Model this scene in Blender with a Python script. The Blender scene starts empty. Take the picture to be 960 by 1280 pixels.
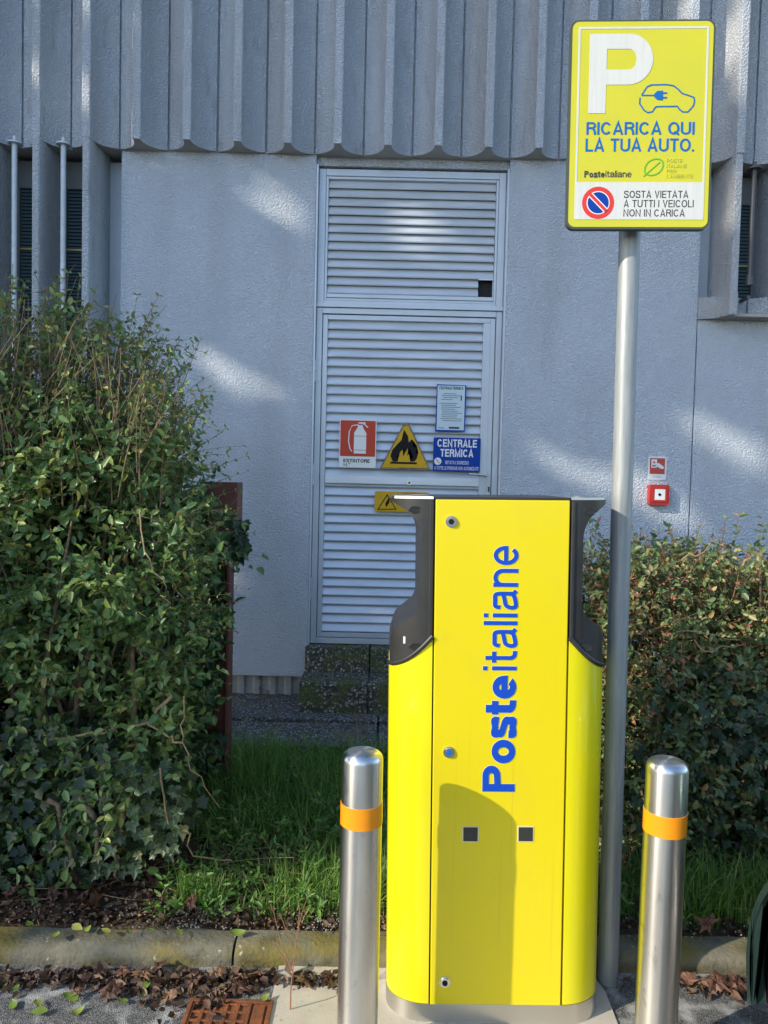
import bpy, bmesh, math, random
import numpy as np
from mathutils import Vector, Matrix
R = math.radians
rng = np.random.default_rng(7)
random.seed(7)
scn = bpy.context.scene
C = scn.collection

# ------------------------------------------------------------------ camera
F, PITCH, ROLL, CAMZ = 950.0, R(2.5), 0.024, 1.50
cam_rot = Matrix.Rotation(R(90) - PITCH, 3, 'X') @ Matrix.Rotation(ROLL, 3, 'Z')
cd = bpy.data.cameras.new('camera'); cam = bpy.data.objects.new('camera', cd); C.objects.link(cam)
cam.matrix_world = Matrix.Translation((0, 0, CAMZ)) @ cam_rot.to_4x4()
cd.sensor_fit = 'HORIZONTAL'; cd.sensor_width = 36; cd.lens = 36 * F / 960
cd.clip_start = 0.05; cd.clip_end = 2000
scn.camera = cam
# ------------------------------------------------------------------ light
SUN_EL, SUN_AZ = R(28.0), R(28.8)        # the light travels to +X and a little into the scene
S = Vector((math.cos(SUN_AZ) * math.cos(SUN_EL), math.sin(SUN_AZ) * math.cos(SUN_EL), -math.sin(SUN_EL)))
ld = bpy.data.lights.new('sun', 'SUN'); ld.energy = 2.6; ld.angle = R(0.5); ld.color = (1.0, 0.91, 0.75)
sun = bpy.data.objects.new('sun', ld); C.objects.link(sun)
sun.rotation_euler = (-S).to_track_quat('Z', 'Y').to_euler()
w = bpy.data.worlds.new('World'); scn.world = w; w.use_nodes = True
nt = w.node_tree; sky = nt.nodes.new('ShaderNodeTexSky'); sky.sky_type = 'NISHITA'; sky.sun_disc = False
sky.sun_elevation = SUN_EL; sky.ozone_density = 1.7; sky.dust_density = .6
sky.sun_rotation = math.atan2(-S.x, -S.y)
nt.links.new(sky.outputs[0], nt.nodes['Background'].inputs[0]); nt.nodes['Background'].inputs[1].default_value = 0.15
scn.view_settings.view_transform = 'Standard'; scn.view_settings.look = 'None'
scn.view_settings.exposure = 1.15; scn.view_settings.gamma = 1
scn.cycles.max_bounces = 6

# ------------------------------------------------------------------ geometry helpers
CP = Vector((0, 0, CAMZ))
def ray(px, py): return cam_rot @ Vector(((px - 480) / F, -(py - 640) / F, -1))
def at(px, py, Y):
    d = ray(px, py); return CP + d * (Y / d.y)
def gz(px, py, z=0.0):
    d = ray(px, py); return CP + d * ((z - CAMZ) / d.z)
ORG = {}
def org(p): return ORG.get(p.name, Vector((0, 0, 0))) if p else Vector((0, 0, 0))
def thing(name, label, cat, loc=(0, 0, 0), group=None, rot=None):
    o = bpy.data.objects.new(name, None); C.objects.link(o); o.location = loc
    if rot: o.rotation_euler = rot
    o.empty_display_size = .1
    o['label'] = label; o['category'] = cat
    if group: o['group'] = group
    ORG[o.name] = Vector(loc)
    return o
def tag(o, label=None, cat=None, group=None, kind=None):
    if label: o['label'] = label
    if cat: o['category'] = cat
    if group: o['group'] = group
    if kind: o['kind'] = kind
    return o
def link(name, me, m=None, parent=None, local=False):
    if m: me.materials.append(m)
    o = bpy.data.objects.new(name, me); C.objects.link(o)
    if parent:
        o.parent = parent
        if not local: me.transform(Matrix.Translation(-org(parent)))
        ORG[o.name] = org(parent)
    return o
def finish(bm, smooth=False, ang=None):
    me = bpy.data.meshes.new('m'); bmesh.ops.recalc_face_normals(bm, faces=bm.faces)
    bm.to_mesh(me); bm.free()
    if smooth: me.polygons.foreach_set('use_smooth', [True] * len(me.polygons))
    if ang: me.set_sharp_from_angle(angle=R(ang))
    return me
def bx(bm, x0, x1, y0, y1, z0, z1, bev=0.0, seg=1):
    r = bmesh.ops.create_cube(bm, size=1)
    vs = r['verts']
    for v in vs:
        v.co = Vector(((x0 + x1) / 2 + v.co.x * (x1 - x0), (y0 + y1) / 2 + v.co.y * (y1 - y0), (z0 + z1) / 2 + v.co.z * (z1 - z0)))
    if bev:
        es = list({e for v in vs for e in v.link_edges})
        bmesh.ops.bevel(bm, geom=es, offset=bev, segments=seg, affect='EDGES', profile=.5)
def box(name, x0, x1, y0, y1, z0, z1, m, parent=None, bev=0.0, local=False, seg=1):
    bm = bmesh.new(); bx(bm, min(x0, x1), max(x0, x1), y0, y1, min(z0, z1), max(z0, z1), bev, seg)
    return link(name, finish(bm), m, parent, local)
def prism(bm, pts, a0, a1, axis='Y'):
    """outline pts extruded along an axis: axis Y -> pts are (x,z); Z -> (x,y); X -> (y,z)"""
    def mk(p, a):
        return {'Y': (p[0], a, p[1]), 'Z': (p[0], p[1], a), 'X': (a, p[0], p[1])}[axis]
    A = [bm.verts.new(mk(p, a0)) for p in pts]; B = [bm.verts.new(mk(p, a1)) for p in pts]
    n = len(pts)
    f1 = bm.faces.new(A); f2 = bm.faces.new(B[::-1])
    for i in range(n): bm.faces.new((A[i], B[i], B[(i + 1) % n], A[(i + 1) % n]))
    bmesh.ops.triangulate(bm, faces=[f1, f2])
def prism_obj(name, pts, a0, a1, m, parent=None, axis='Y', local=False, smooth=None, bev=0):
    bm = bmesh.new(); prism(bm, pts, a0, a1, axis)
    return link(name, finish(bm, bool(smooth), smooth), m, parent, local)
def tube(bm, pts, r, n=10, cap=True):
    pts = [Vector(p) for p in pts]; rr = r if isinstance(r, (list, tuple)) else [r] * len(pts)
    rings = []; up = Vector((0.31, 0.12, .94))
    for i, p in enumerate(pts):
        t = (pts[min(i + 1, len(pts) - 1)] - pts[max(i - 1, 0)]).normalized()
        if abs(t.dot(up)) > .97: up2 = Vector((1, 0, 0))
        else: up2 = up
        a = t.cross(up2).normalized(); b = t.cross(a)
        rings.append([bm.verts.new(p + (a * math.cos(k * 2 * math.pi / n) + b * math.sin(k * 2 * math.pi / n)) * rr[i]) for k in range(n)])
    for i in range(len(rings) - 1):
        for k in range(n): bm.faces.new((rings[i][k], rings[i][(k + 1) % n], rings[i + 1][(k + 1) % n], rings[i + 1][k]))
    if cap:
        bm.faces.new(rings[0][::-1]); bm.faces.new(rings[-1])
def tube_obj(name, pts, r, m, parent=None, n=10, local=False, sm=40):
    bm = bmesh.new(); tube(bm, pts, r, n); return link(name, finish(bm, True, sm), m, parent, local)
def lathe(bm, prof, c=(0, 0), n=40, dent=None):
    rings = []
    for (r, z) in prof:
        rg = []
        for k in range(n):
            a = k * 2 * math.pi / n; x = r * math.cos(a); y = r * math.sin(a)
            if dent: x, y = dent(x, y, z)
            rg.append(bm.verts.new((c[0] + x, c[1] + y, z)))
        rings.append(rg)
    for i in range(len(rings) - 1):
        for k in range(n): bm.faces.new((rings[i][k], rings[i][(k + 1) % n], rings[i + 1][(k + 1) % n], rings[i + 1][k]))
    bm.faces.new(rings[0][::-1]); bm.faces.new(rings[-1])
def disc_y(bm, x, z, y0, y1, r, n=24):
    prism(bm, [(x + r * math.cos(a * 2 * math.pi / n), z + r * math.sin(a * 2 * math.pi / n)) for a in range(n)], y0, y1, 'Y')
def arc(cx, cy, rx, ry, a0, a1, n=14):
    return [(cx + rx * math.cos(R(a0 + (a1 - a0) * k / n)), cy + ry * math.sin(R(a0 + (a1 - a0) * k / n))) for k in range(n + 1)]
def spl(P, n=5):
    P = [P[0]] + P + [P[-1]]; o = []
    for i in range(1, len(P) - 2):
        p0, p1, p2, p3 = (np.array(P[i + k]) for k in (-1, 0, 1, 2))
        for k in range(n):
            t = k / n; o.append(tuple(.5 * (2 * p1 + (p2 - p0) * t + (2 * p0 - 5 * p1 + 4 * p2 - p3) * t * t + (3 * p1 - p0 - 3 * p2 + p3) * t ** 3)))
    return o + [P[-2]]
def glyph(c, t):
    """grotesque letter as centre lines: returns (advance, list of polylines); cap height 1"""
    h = t / 2; X = .73
    def Sx(w, H): return [spl([(w - h * 1.1, H * .715), (w * .80, H * .9), (w / 2, H - h), (w * .2, H * .90), (h, H * .74), (w * .22, H * .595), (w * .5, H * .515), (w * .80, H * .42), (w - h, H * .265), (w * .80, H * .1), (w / 2, h), (w * .19, H * .1), (h * .9, H * .30)])]
    if c == 'A': w = .72; return w, [[(h * .9, 0), (w / 2, 1 - h * .3), (w - h * .9, 0)], [(w * .22, .29), (w * .78, .29)]]
    if c == 'B': w = .66; return w, [[(h, 0), (h, 1)], [(h, 1 - h), (w * .62, 1 - h)] + arc(w * .62, .75, w * .34 - h, .25 - h, 90, -90)[1:] + [(h, .5 + h * .0)], [(w * .6, .5), (w * .62, .5)] + arc(w * .62, .25 + h * .5, w * .38 - h, .25 - h * .5, 90, -90)[1:] + [(h, h)]]
    if c == 'C': w = .74; return w, [arc(w / 2, .5, w / 2 - h, .5 - h, 38, 322, 26)]
    if c == 'E': w = .60; return w, [[(w, 1 - h), (h, 1 - h), (h, h), (w, h)], [(h, .51), (w * .93, .51)]]
    if c == 'G': w = .76; return w, [arc(w / 2, .5, w / 2 - h, .5 - h, 38, 300, 26) + [(w - h, .25), (w - h, .47), (w * .56, .47)]]
    if c == 'I': return t, [[(h, 0), (h, 1)]]
    if c == 'L': w = .54; return w, [[(h, 1), (h, h), (w, h)]]
    if c == 'M': w = .84; return w, [[(h, 0), (h, 1 - h * .2), (w / 2, h), (w - h, 1 - h * .2), (w - h, 0)]]
    if c == 'N': w = .70; return w, [[(h, 0), (h, 1 - h * .4), (w - h, h * .4), (w - h, 1)]]
    if c in 'OQ':
        w = .78; q = [arc(w / 2, .5, w / 2 - h, .5 - h, 0, 360, 32)]
        return w, q + ([[(w * .56, .24), (w * .96, -.01)]] if c == 'Q' else [])
    if c in 'PR':
        w = .66; r = .255; q = [[(h, 0), (h, 1)], [(h, 1 - h), (w - r, 1 - h)] + arc(w - r, 1 - r - h * .2, r - h, r - h * .8, 90, -90)[1:] + [(h, 1 - 2 * r + h * .4)]]
        return w, q + ([[(w * .60, 1 - 2 * r + h * .4), (w * .84, .36), (w - h * .9, .14), (w - h * .7, 0)]] if c == 'R' else [])
    if c == 'S': return .66, Sx(.66, 1)
    if c == 'T': w = .62; return w, [[(0, 1 - h), (w, 1 - h)], [(w / 2, 1 - h), (w / 2, 0)]]
    if c == 'U': w = .70; return w, [[(h, 1), (h, .34)] + arc(w / 2, .34, w / 2 - h, .34 - h, 180, 360)[1:] + [(w - h, 1)]]
    if c == 'V': w = .68; return w, [[(h * .9, 1), (w / 2, h * .3), (w - h * .9, 1)]]
    if c == 'Z': w = .62; return w, [[(0, 1 - h), (w - h, 1 - h), (h, h), (w, h)]]
    if c == '.': return t * 1.05, [[(0, h), (t * 1.05, h)]]
    if c == "'": return t, [[(h, 1), (h, .72)]]
    if c == '\u00b0': return .3, [arc(.15, .85, .11, .11, 0, 360, 16)]
    if c == ' ': return .26, []
    if c == 'o': w = .60; return w, [arc(w / 2, X / 2, w / 2 - h, X / 2 - h, 0, 360, 32)]
    if c == 's': return .52, Sx(.52, X)
    if c == 'e': w = .58; return w, [[(h * 1.2, X * .5), (w - h, X * .5)] + arc(w / 2, X / 2, w / 2 - h, X / 2 - h, 2, 318, 30)]
    if c == 't': w = .34; q = w * .42; return w, [[(q, .93), (q, .20)] + arc(q + .13, .20, .13, .20 - h, 180, 270, 8)[1:] + [(w + .02, h)], [(0, X - h * .9), (w, X - h * .9)]]
    if c == 'i': return t, [[(h, 0), (h, X)], [(h, 1), (h, 1 - max(t * .9, .13))]]
    if c == 'l': return t, [[(h, 0), (h, 1)]]
    if c == 'n': w = .55; return w, [[(h, 0), (h, X)], [(h, X * .60)] + arc(w / 2, X * .62, w / 2 - h, X * .38 - h, 180, 0, 16)[1:] + [(w - h, 0)]]
    if c == 'a': w = .58; k = w - h - .03; return w, [spl([(h * 1.1, X * .70), (w * .18, X * .90), (w * .46, X - h), (k * .92, X * .90), (k, X * .70)], 4) + [(k, .12), (w - .0, h * .8)], spl([(k, X * .60), (w * .55, X * .54), (w * .22, X * .47), (h, X * .26), (w * .16, h * 1.1), (w * .36, h), (k * .88, X * .17), (k, X * .36)], 4)]
    return .5, []
def ribbon(P, r, ext=0.0):
    P = [np.array(p, float) for p in P]; closed = np.hypot(*(P[0] - P[-1])) < 1e-6 and len(P) > 3
    if closed: P = P[:-1]
    elif ext:
        d = P[1] - P[0]; P[0] = P[0] - d / np.hypot(*d) * ext; d = P[-1] - P[-2]; P[-1] = P[-1] + d / np.hypot(*d) * ext
    n = len(P); L, Q = [], []
    for i in range(n):
        a = P[i] - P[i - 1] if (i or closed) else P[1] - P[0]; b = P[(i + 1) % n] - P[i] if (i < n - 1 or closed) else a
        a = a / max(np.hypot(*a), 1e-9); b = b / max(np.hypot(*b), 1e-9); m = a + b
        if np.hypot(*m) < 1e-6: m = a
        m = m / np.hypot(*m); nv = np.array([-m[1], m[0]]); k = min(r / max(nv @ np.array([-a[1], a[0]]), .30), r * 2.4)
        L.append(P[i] + nv * k); Q.append(P[i] - nv * k)
    return L, Q, closed
def text(name, s, rect, y, m, parent, bold=.13, vertical=False, thick=.0008, local=True, space=.10, halo=0.0):
    """lettering drawn as strokes, fitted into rect (x0,z0,x1,z1) in the plane y, facing -Y; vertical reads bottom to top"""
    x0, z0, x1, z1 = rect; t = bold; pen = 0.0; strips = []
    for ch in s:
        adv, pl = glyph(ch, t)
        for k, p in enumerate(pl): strips.append(([(pen + a, b) for a, b in p], k))
        pen += adv + space
    wtot = pen - space
    bm = bmesh.new(); up_len = (x1 - x0) if vertical else (z1 - z0); run = (z1 - z0) if vertical else (x1 - x0)
    sx = run / wtot; sy = up_len
    for p, k in strips:
        g = halo / sy
        L, Q, cl = ribbon(p, t / 2 + g, g)
        yy = y - k * .00009
        def mp(v):
            if vertical: return (x1 - v[1] * sy, z0 + v[0] * sx)
            return (x0 + v[0] * sx, z0 + v[1] * sy)
        L = [mp(v) for v in L]; Q = [mp(v) for v in Q]; n = len(L)
        F1 = [bm.verts.new((a, yy - thick - i * 6e-6, b)) for i, (a, b) in enumerate(L)]; F2 = [bm.verts.new((a, yy - thick - i * 6e-6, b)) for i, (a, b) in enumerate(Q)]
        B1 = [bm.verts.new((a, yy, b)) for a, b in L]; B2 = [bm.verts.new((a, yy, b)) for a, b in Q]
        for i in range(n if cl else n - 1):
            j = (i + 1) % n
            bm.faces.new((F1[i], F1[j], F2[j], F2[i])); bm.faces.new((F1[j], F1[i], B1[i], B1[j])); bm.faces.new((F2[i], F2[j], B2[j], B2[i]))
        if not cl:
            for i in (0, n - 1): bm.faces.new((F1[i], F2[i], B2[i], B1[i]))
    me = bpy.data.meshes.new('m')
    bm.to_mesh(me); bm.free()
    return link(name, me, m, parent, local)
def npmesh(name, V, faces, m, parent=None, tone=None, local=False, smooth=False, kind=None):
    """faces: (N,k) int array, tone: per-face value"""
    V = np.asarray(V, dtype=np.float32).reshape(-1, 3)
    if parent is not None and not local: V = V - np.array(org(parent), dtype=np.float32)
    k = faces.shape[1]; nf = len(faces)
    me = bpy.data.meshes.new(name)
    me.vertices.add(len(V)); me.vertices.foreach_set('co', V.ravel())
    me.loops.add(nf * k); me.loops.foreach_set('vertex_index', faces.astype(np.int32).ravel())
    me.polygons.add(nf); me.polygons.foreach_set('loop_start', np.arange(0, nf * k, k, dtype=np.int32))
    me.polygons.foreach_set('loop_total', np.full(nf, k, dtype=np.int32))
    if smooth: me.polygons.foreach_set('use_smooth', np.ones(nf, dtype=bool))
    if tone is not None:
        a = me.attributes.new('tone', 'FLOAT', 'FACE'); a.data.foreach_set('value', tone.astype(np.float32))
    me.update(calc_edges=True); me.validate()
    o = link(name, me, m, parent, True)
    if parent is not None: ORG[o.name] = org(parent)
    if kind: o['kind'] = kind
    return o
def nrm(a): return a / np.maximum(np.linalg.norm(a, axis=-1, keepdims=True), 1e-9)
def leaf_geo(P, D, N, L, W, fold=.25, curl=.15):
    """P base (n,3), D long axis, N face normal, L,W arrays -> 6-vertex leaves of two folded quads"""
    D = nrm(D); T = nrm(np.cross(D, N)); N = np.cross(T, D)
    L = L[:, None]; W = W[:, None]
    b = P; t = P + D * L - N * L * curl
    l1 = P + D * L * .3 + T * W * .46 + N * W * fold; l2 = P + D * L * .68 + T * W * .40 + N * (W * fold - L * curl * .4)
    r1 = P + D * L * .3 - T * W * .46 + N * W * fold; r2 = P + D * L * .68 - T * W * .40 + N * (W * fold - L * curl * .4)
    V = np.stack([b, l1, l2, t, r2, r1], 1)
    n = len(P); i = np.arange(n)[:, None] * 6
    Fq = np.concatenate([i + np.array([[0, 3, 2, 1]]), i + np.array([[0, 5, 4, 3]])], 1).reshape(-1, 4)
    return V.reshape(-1, 3), Fq
def tubes_np(P, Rr, n=3):
    """P (N,K,3) paths, Rr (N,K) radii"""
    N_, K, _ = P.shape
    T = np.empty_like(P); T[:, 1:-1] = P[:, 2:] - P[:, :-2]; T[:, 0] = P[:, 1] - P[:, 0]; T[:, -1] = P[:, -1] - P[:, -2]
    T = nrm(T); up = np.array([.3, .2, .93]); A = nrm(np.cross(T, up)); B = np.cross(T, A)
    ang = np.arange(n) * 2 * np.pi / n
    V = P[:, :, None, :] + Rr[:, :, None, None] * (A[:, :, None, :] * np.cos(ang)[None, None, :, None] + B[:, :, None, :] * np.sin(ang)[None, None, :, None])
    idx = np.arange(N_ * K * n).reshape(N_, K, n)
    a = idx[:, :-1, :]; b = np.roll(idx, -1, 2)[:, :-1, :]; c = np.roll(idx, -1, 2)[:, 1:, :]; d = idx[:, 1:, :]
    return V.reshape(-1, 3), np.stack([a, b, c, d], -1).reshape(-1, 4)

# ------------------------------------------------------------------ materials
def nodes(m): return m.node_tree.nodes, m.node_tree.links
def mat(name, col, rough=.5, metal=0.0, var=None, vs=8.0, vd=4, bump=0.0, bs=200.0, bdist=.002, coat=0.0, spec=.5, stops=(.35, .65), stretch=None, bdetail=3):
    m = bpy.data.materials.new(name); m.use_nodes = True; n, l = nodes(m); p = n['Principled BSDF']
    p.inputs['Base Color'].default_value = (*col, 1); p.inputs['Roughness'].default_value = rough; p.inputs['Metallic'].default_value = metal
    p.inputs['Coat Weight'].default_value = coat; p.inputs['Specular IOR Level'].default_value = spec
    if var or bump:
        tc = n.new('ShaderNodeNewGeometry'); mp = n.new('ShaderNodeMapping'); l.new(tc.outputs['Position'], mp.inputs[0])
        if stretch: mp.inputs['Scale'].default_value = stretch
    if var:
        t = n.new('ShaderNodeTexNoise'); t.inputs['Scale'].default_value = vs; t.inputs['Detail'].default_value = vd; t.inputs['Roughness'].default_value = .65
        l.new(mp.outputs[0], t.inputs['Vector'])
        cr = n.new('ShaderNodeValToRGB'); cr.color_ramp.elements[0].position = stops[0]; cr.color_ramp.elements[1].position = stops[1]
        cr.color_ramp.elements[0].color = (*col, 1); cr.color_ramp.elements[1].color = (*var, 1)
        l.new(t.outputs[0], cr.inputs[0]); l.new(cr.outputs[0], p.inputs['Base Color'])
    if bump:
        t = n.new('ShaderNodeTexNoise'); t.inputs['Scale'].default_value = bs; t.inputs['Detail'].default_value = bdetail
        l.new(tc.outputs['Position'], t.inputs['Vector'])
        b = n.new('ShaderNodeBump'); b.inputs['Strength'].default_value = bump; b.inputs['Distance'].default_value = bdist
        l.new(t.outputs[0], b.inputs['Height']); l.new(b.outputs[0], p.inputs['Normal'])
    return m
def add_layer(m, col, scale, lo, hi, vd=6, amount=1.0, stretch=None, feature='NOISE'):
    """mix a further shaped stain over what feeds the base colour"""
    n, l = nodes(m); p = n['Principled BSDF']; bc = p.inputs['Base Color']
    tc = n.new('ShaderNodeNewGeometry'); mp = n.new('ShaderNodeMapping'); l.new(tc.outputs['Position'], mp.inputs[0])
    if stretch: mp.inputs['Scale'].default_value = stretch
    if feature == 'VORONOI':
        t = n.new('ShaderNodeTexVoronoi'); t.inputs['Scale'].default_value = scale; out = t.outputs['Color']
        sx = n.new('ShaderNodeSeparateColor'); l.new(out, sx.inputs[0]); out = sx.outputs[0]
    else:
        t = n.new('ShaderNodeTexNoise'); t.inputs['Scale'].default_value = scale; t.inputs['Detail'].default_value = vd; out = t.outputs[0]
    l.new(mp.outputs[0], t.inputs['Vector'])
    mr = n.new('ShaderNodeMapRange'); mr.inputs['From Min'].default_value = lo; mr.inputs['From Max'].default_value = hi; mr.inputs['To Max'].default_value = amount
    l.new(out, mr.inputs['Value'])
    mx = n.new('ShaderNodeMix'); mx.data_type = 'RGBA'; l.new(mr.outputs[0], mx.inputs['Factor'])
    if bc.is_linked: l.new(bc.links[0].from_socket, mx.inputs['A'])
    else: mx.inputs['A'].default_value = bc.default_value
    mx.inputs['B'].default_value = (*col, 1); l.new(mx.outputs['Result'], bc)
    return m
def leaf_mat(name, stops, rough=.42, transl=.3, use_obj=False, spec=.5):
    m = bpy.data.materials.new(name); m.use_nodes = True; n, l = nodes(m); p = n['Principled BSDF']; p.inputs['Roughness'].default_value = rough
    p.inputs['Specular IOR Level'].default_value = spec
    if use_obj:
        oi = n.new('ShaderNodeObjectInfo'); src = oi.outputs['Random']
    else:
        at_ = n.new('ShaderNodeAttribute'); at_.attribute_name = 'tone'; src = at_.outputs['Fac']
    cr = n.new('ShaderNodeValToRGB'); e = cr.color_ramp.elements
    e[0].position = stops[0][0]; e[0].color = (*stops[0][1], 1); e[1].position = stops[-1][0]; e[1].color = (*stops[-1][1], 1)
    for s in stops[1:-1]:
        q = e.new(s[0]); q.color = (*s[1], 1)
    l.new(src, cr.inputs[0]); l.new(cr.outputs[0], p.inputs['Base Color'])
    tr = n.new('ShaderNodeBsdfTranslucent'); l.new(cr.outputs[0], tr.inputs[0]); mx = n.new('ShaderNodeMixShader'); mx.inputs[0].default_value = transl
    l.new(p.outputs[0], mx.inputs[1]); l.new(tr.outputs[0], mx.inputs[2]); l.new(mx.outputs[0], n['Material Output'].inputs[0])
    return m

def stucco(name, col, var, bump, scale):
    m = mat(name, col, .9, var=var, vs=1.2, vd=6, spec=.25)
    n, l = nodes(m); p = n['Principled BSDF']; tc = n.new('ShaderNodeNewGeometry')
    t = n.new('ShaderNodeTexNoise'); t.inputs['Scale'].default_value = scale; t.inputs['Detail'].default_value = 4; t.inputs['Distortion'].default_value = .15
    l.new(tc.outputs['Position'], t.inputs['Vector'])
    ad = n.new('ShaderNodeMapRange'); ad.inputs['From Min'].default_value = .38; ad.inputs['From Max'].default_value = .62; l.new(t.outputs[0], ad.inputs['Value'])
    b = n.new('ShaderNodeBump'); b.inputs['Strength'].default_value = bump; b.inputs['Distance'].default_value = .0095
    l.new(ad.outputs[0], b.inputs['Height']); l.new(b.outputs[0], p.inputs['Normal'])
    return m
M = {}
M['stucco'] = stucco('plaster', (.55, .60, .68), (.60, .65, .73), .9, 95)
M['rib'] = stucco('ribbed_concrete', (.50, .54, .60), (.56, .60, .66), .9, 95)
add_layer(M['rib'], (.38, .37, .36), 1.0, .46, .70, stretch=(5, 5, .5), amount=.5)
add_layer(M['rib'], (.22, .22, .22), 9, .60, .75, stretch=(1.5, 1.5, .4), amount=.4)
add_layer(M['stucco'], (.43, .45, .48), 1.5, .50, .75, stretch=(2.2, 2, .45), amount=.5)
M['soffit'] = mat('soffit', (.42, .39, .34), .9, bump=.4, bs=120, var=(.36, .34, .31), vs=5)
M['steel_paint'] = mat('door_grey', (.46, .50, .56), .38, .2, var=(.52, .56, .62), vs=3, spec=.5)
M['slat'] = mat('slat_grey', (.52, .56, .62), .36, .25, var=(.62, .66, .72), vs=5, stretch=(.6, 1, 3))
M['dark'] = mat('void', (.012, .013, .016), .8)
M['galv'] = mat('galvanised', (.27, .29, .30), .5, .35, var=(.34, .36, .36), vs=9, stretch=(6, 6, .7), bump=.1, bs=60)
add_layer(M['galv'], (.18, .19, .19), 30, .50, .7, stretch=(3, 3, .12), amount=.6)
M['yellow'] = mat('yellow_paint', (.68, .56, .006), .26, 0, coat=.25, spec=.5, bump=.02, bs=4, bdist=.01)
add_layer(M['yellow'], (.42, .34, .03), 26, .63, .72, vd=5, stretch=(3.2, .02, .03), amount=.30)
add_layer(M['yellow'], (.50, .42, .06), 9, .55, .8, vd=8, amount=.15)
M['yellow_side'] = mat('yellow_side', (.69, .63, .006), .28, 0, coat=.3, bump=.02, bs=4, bdist=.01)
M['seam'] = mat('seam', (.09, .045, .005), .7)
M['plastic'] = mat('black_plastic', (.022, .022, .023), .40, 0, bump=.15, bs=900, bdist=.0005, spec=.45, var=(.03, .03, .03), vs=14)
M['stainless'] = mat('stainless', (.66, .65, .62), .28, 1.0, bump=.08, bs=14, bdist=.004)
M['chrome'] = mat('chrome', (.75, .75, .75), .12, 1.0)
M['blue'] = mat('blue_print', (.006, .062, .44), .5, spec=.2)
M['sblue'] = mat('sign_blue', (.008, .12, .42), .5, spec=.2)
M['white'] = mat('white_paint', (.72, .73, .72), .45)
M['white_line'] = mat('white_rod_paint', (.52, .58, .64), .4, .1, var=(.44, .48, .52), vs=20)
M['orange'] = mat('orange_tape', (.80, .27, .005), .35, 0, coat=.4)
M['black'] = mat('black_print', (.012, .012, .013), .6, spec=.15)
M['grey_print'] = mat('grey_print', (.05, .055, .06), .6, spec=.2)
M['sign_yellow'] = mat('sign_yellow', (.56, .52, .012), .35, 0, coat=.2, var=(.51, .49, .02), vs=4)
M['sign_white'] = mat('sign_white', (.60, .60, .57), .4, var=(.54, .55, .52), vs=12, stretch=(8, 1, .4))
M['sign_green'] = mat('sign_green', (.13, .40, .02), .4)
M['sign_faded'] = mat('sign_faded', (.50, .50, .03), .4)
M['red'] = mat('sign_red', (.62, .03, .02), .4)
M['red2'] = mat('fire_red', (.42, .012, .012), .32, coat=.3)
M['brick_red'] = mat('faded_red', (.50, .06, .03), .5, spec=.2)
M['mustard'] = mat('mustard', (.66, .37, .008), .5, var=(.56, .33, .02), vs=20, spec=.2)
M['dblue'] = mat('enamel_blue', (.004, .045, .30), .5, spec=.15)
M['paper'] = mat('paper', (.50, .60, .66), .6)
M['rim'] = mat('alu_rim', (.07, .085, .06), .5, .3)
M['rust'] = mat('rust_iron', (.10, .038, .018), .8, .1, var=(.26, .085, .026), vs=22, vd=8, bump=.5, bs=90, bdist=.003)
M['rust_post'] = mat('red_oxide', (.11, .032, .025), .6, var=(.16, .06, .045), vs=9, bump=.2, bs=60)
M['glass'] = mat('window_glass', (.02, .03, .04), .06, spec=.7)
M['blind'] = mat('blind', (.05, .09, .10), .5)
M['wframe'] = mat('window_frame', (.14, .15, .16), .5)
M['brass'] = mat('brass_bar', (.45, .33, .12), .4, .5)
M['bark'] = mat('bark', (.11, .075, .045), .85, var=(.20, .15, .10), vs=40, bump=.6, bs=150, bdist=.004)
M['twig'] = mat('twig', (.30, .22, .12), .75, var=(.13, .09, .05), vs=30)
M['twig_red'] = mat('twig_red', (.30, .11, .06), .7, var=(.22, .13, .07), vs=30)
M['dry'] = mat('dry_stem', (.32, .22, .12), .8)

def agg(name, base, stones, scale=90, moss=None, bump=.8):
    m = mat(name, base, .9, spec=.2); n, l = nodes(m); p = n['Principled BSDF']; tc = n.new('ShaderNodeNewGeometry')
    v = n.new('ShaderNodeTexVoronoi'); v.inputs['Scale'].default_value = scale; l.new(tc.outputs['Position'], v.inputs['Vector'])
    s = n.new('ShaderNodeSeparateColor'); l.new(v.outputs['Color'], s.inputs[0])
    cr = n.new('ShaderNodeValToRGB'); e = cr.color_ramp.elements; e[0].color = (*base, 1); e[0].position = .25
    e[1].color = (*stones[1], 1); e[1].position = 1; q = e.new(.6); q.color = (*stones[0], 1)
    l.new(s.outputs[0], cr.inputs[0])
    d = n.new('ShaderNodeMapRange'); d.inputs['From Min'].default_value = .25; d.inputs['From Max'].default_value = .6; l.new(v.outputs['Distance'], d.inputs['Value'])
    mx = n.new('ShaderNodeMix'); mx.data_type = 'RGBA'; l.new(d.outputs[0], mx.inputs['Factor']); l.new(cr.outputs[0], mx.inputs['A']); mx.inputs['B'].default_value = (base[0] * .5, base[1] * .5, base[2] * .5, 1)
    l.new(mx.outputs['Result'], p.inputs['Base Color'])
    b = n.new('ShaderNodeBump'); b.inputs['Strength'].default_value = bump; b.inputs['Distance'].default_value = .006; b.invert = True
    l.new(v.outputs['Distance'], b.inputs['Height']); l.new(b.outputs[0], p.inputs['Normal'])
    if moss: add_layer(m, moss, 7, .48, .62, amount=.75)
    return m
M['step'] = agg('step_aggregate', (.12, .12, .10), ((.28, .27, .22), (.55, .53, .46)), 62, (.10, .12, .035))
M['path'] = agg('path_aggregate', (.15, .15, .14), ((.28, .28, .27), (.50, .49, .47)), 70, (.16, .13, .08))
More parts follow.
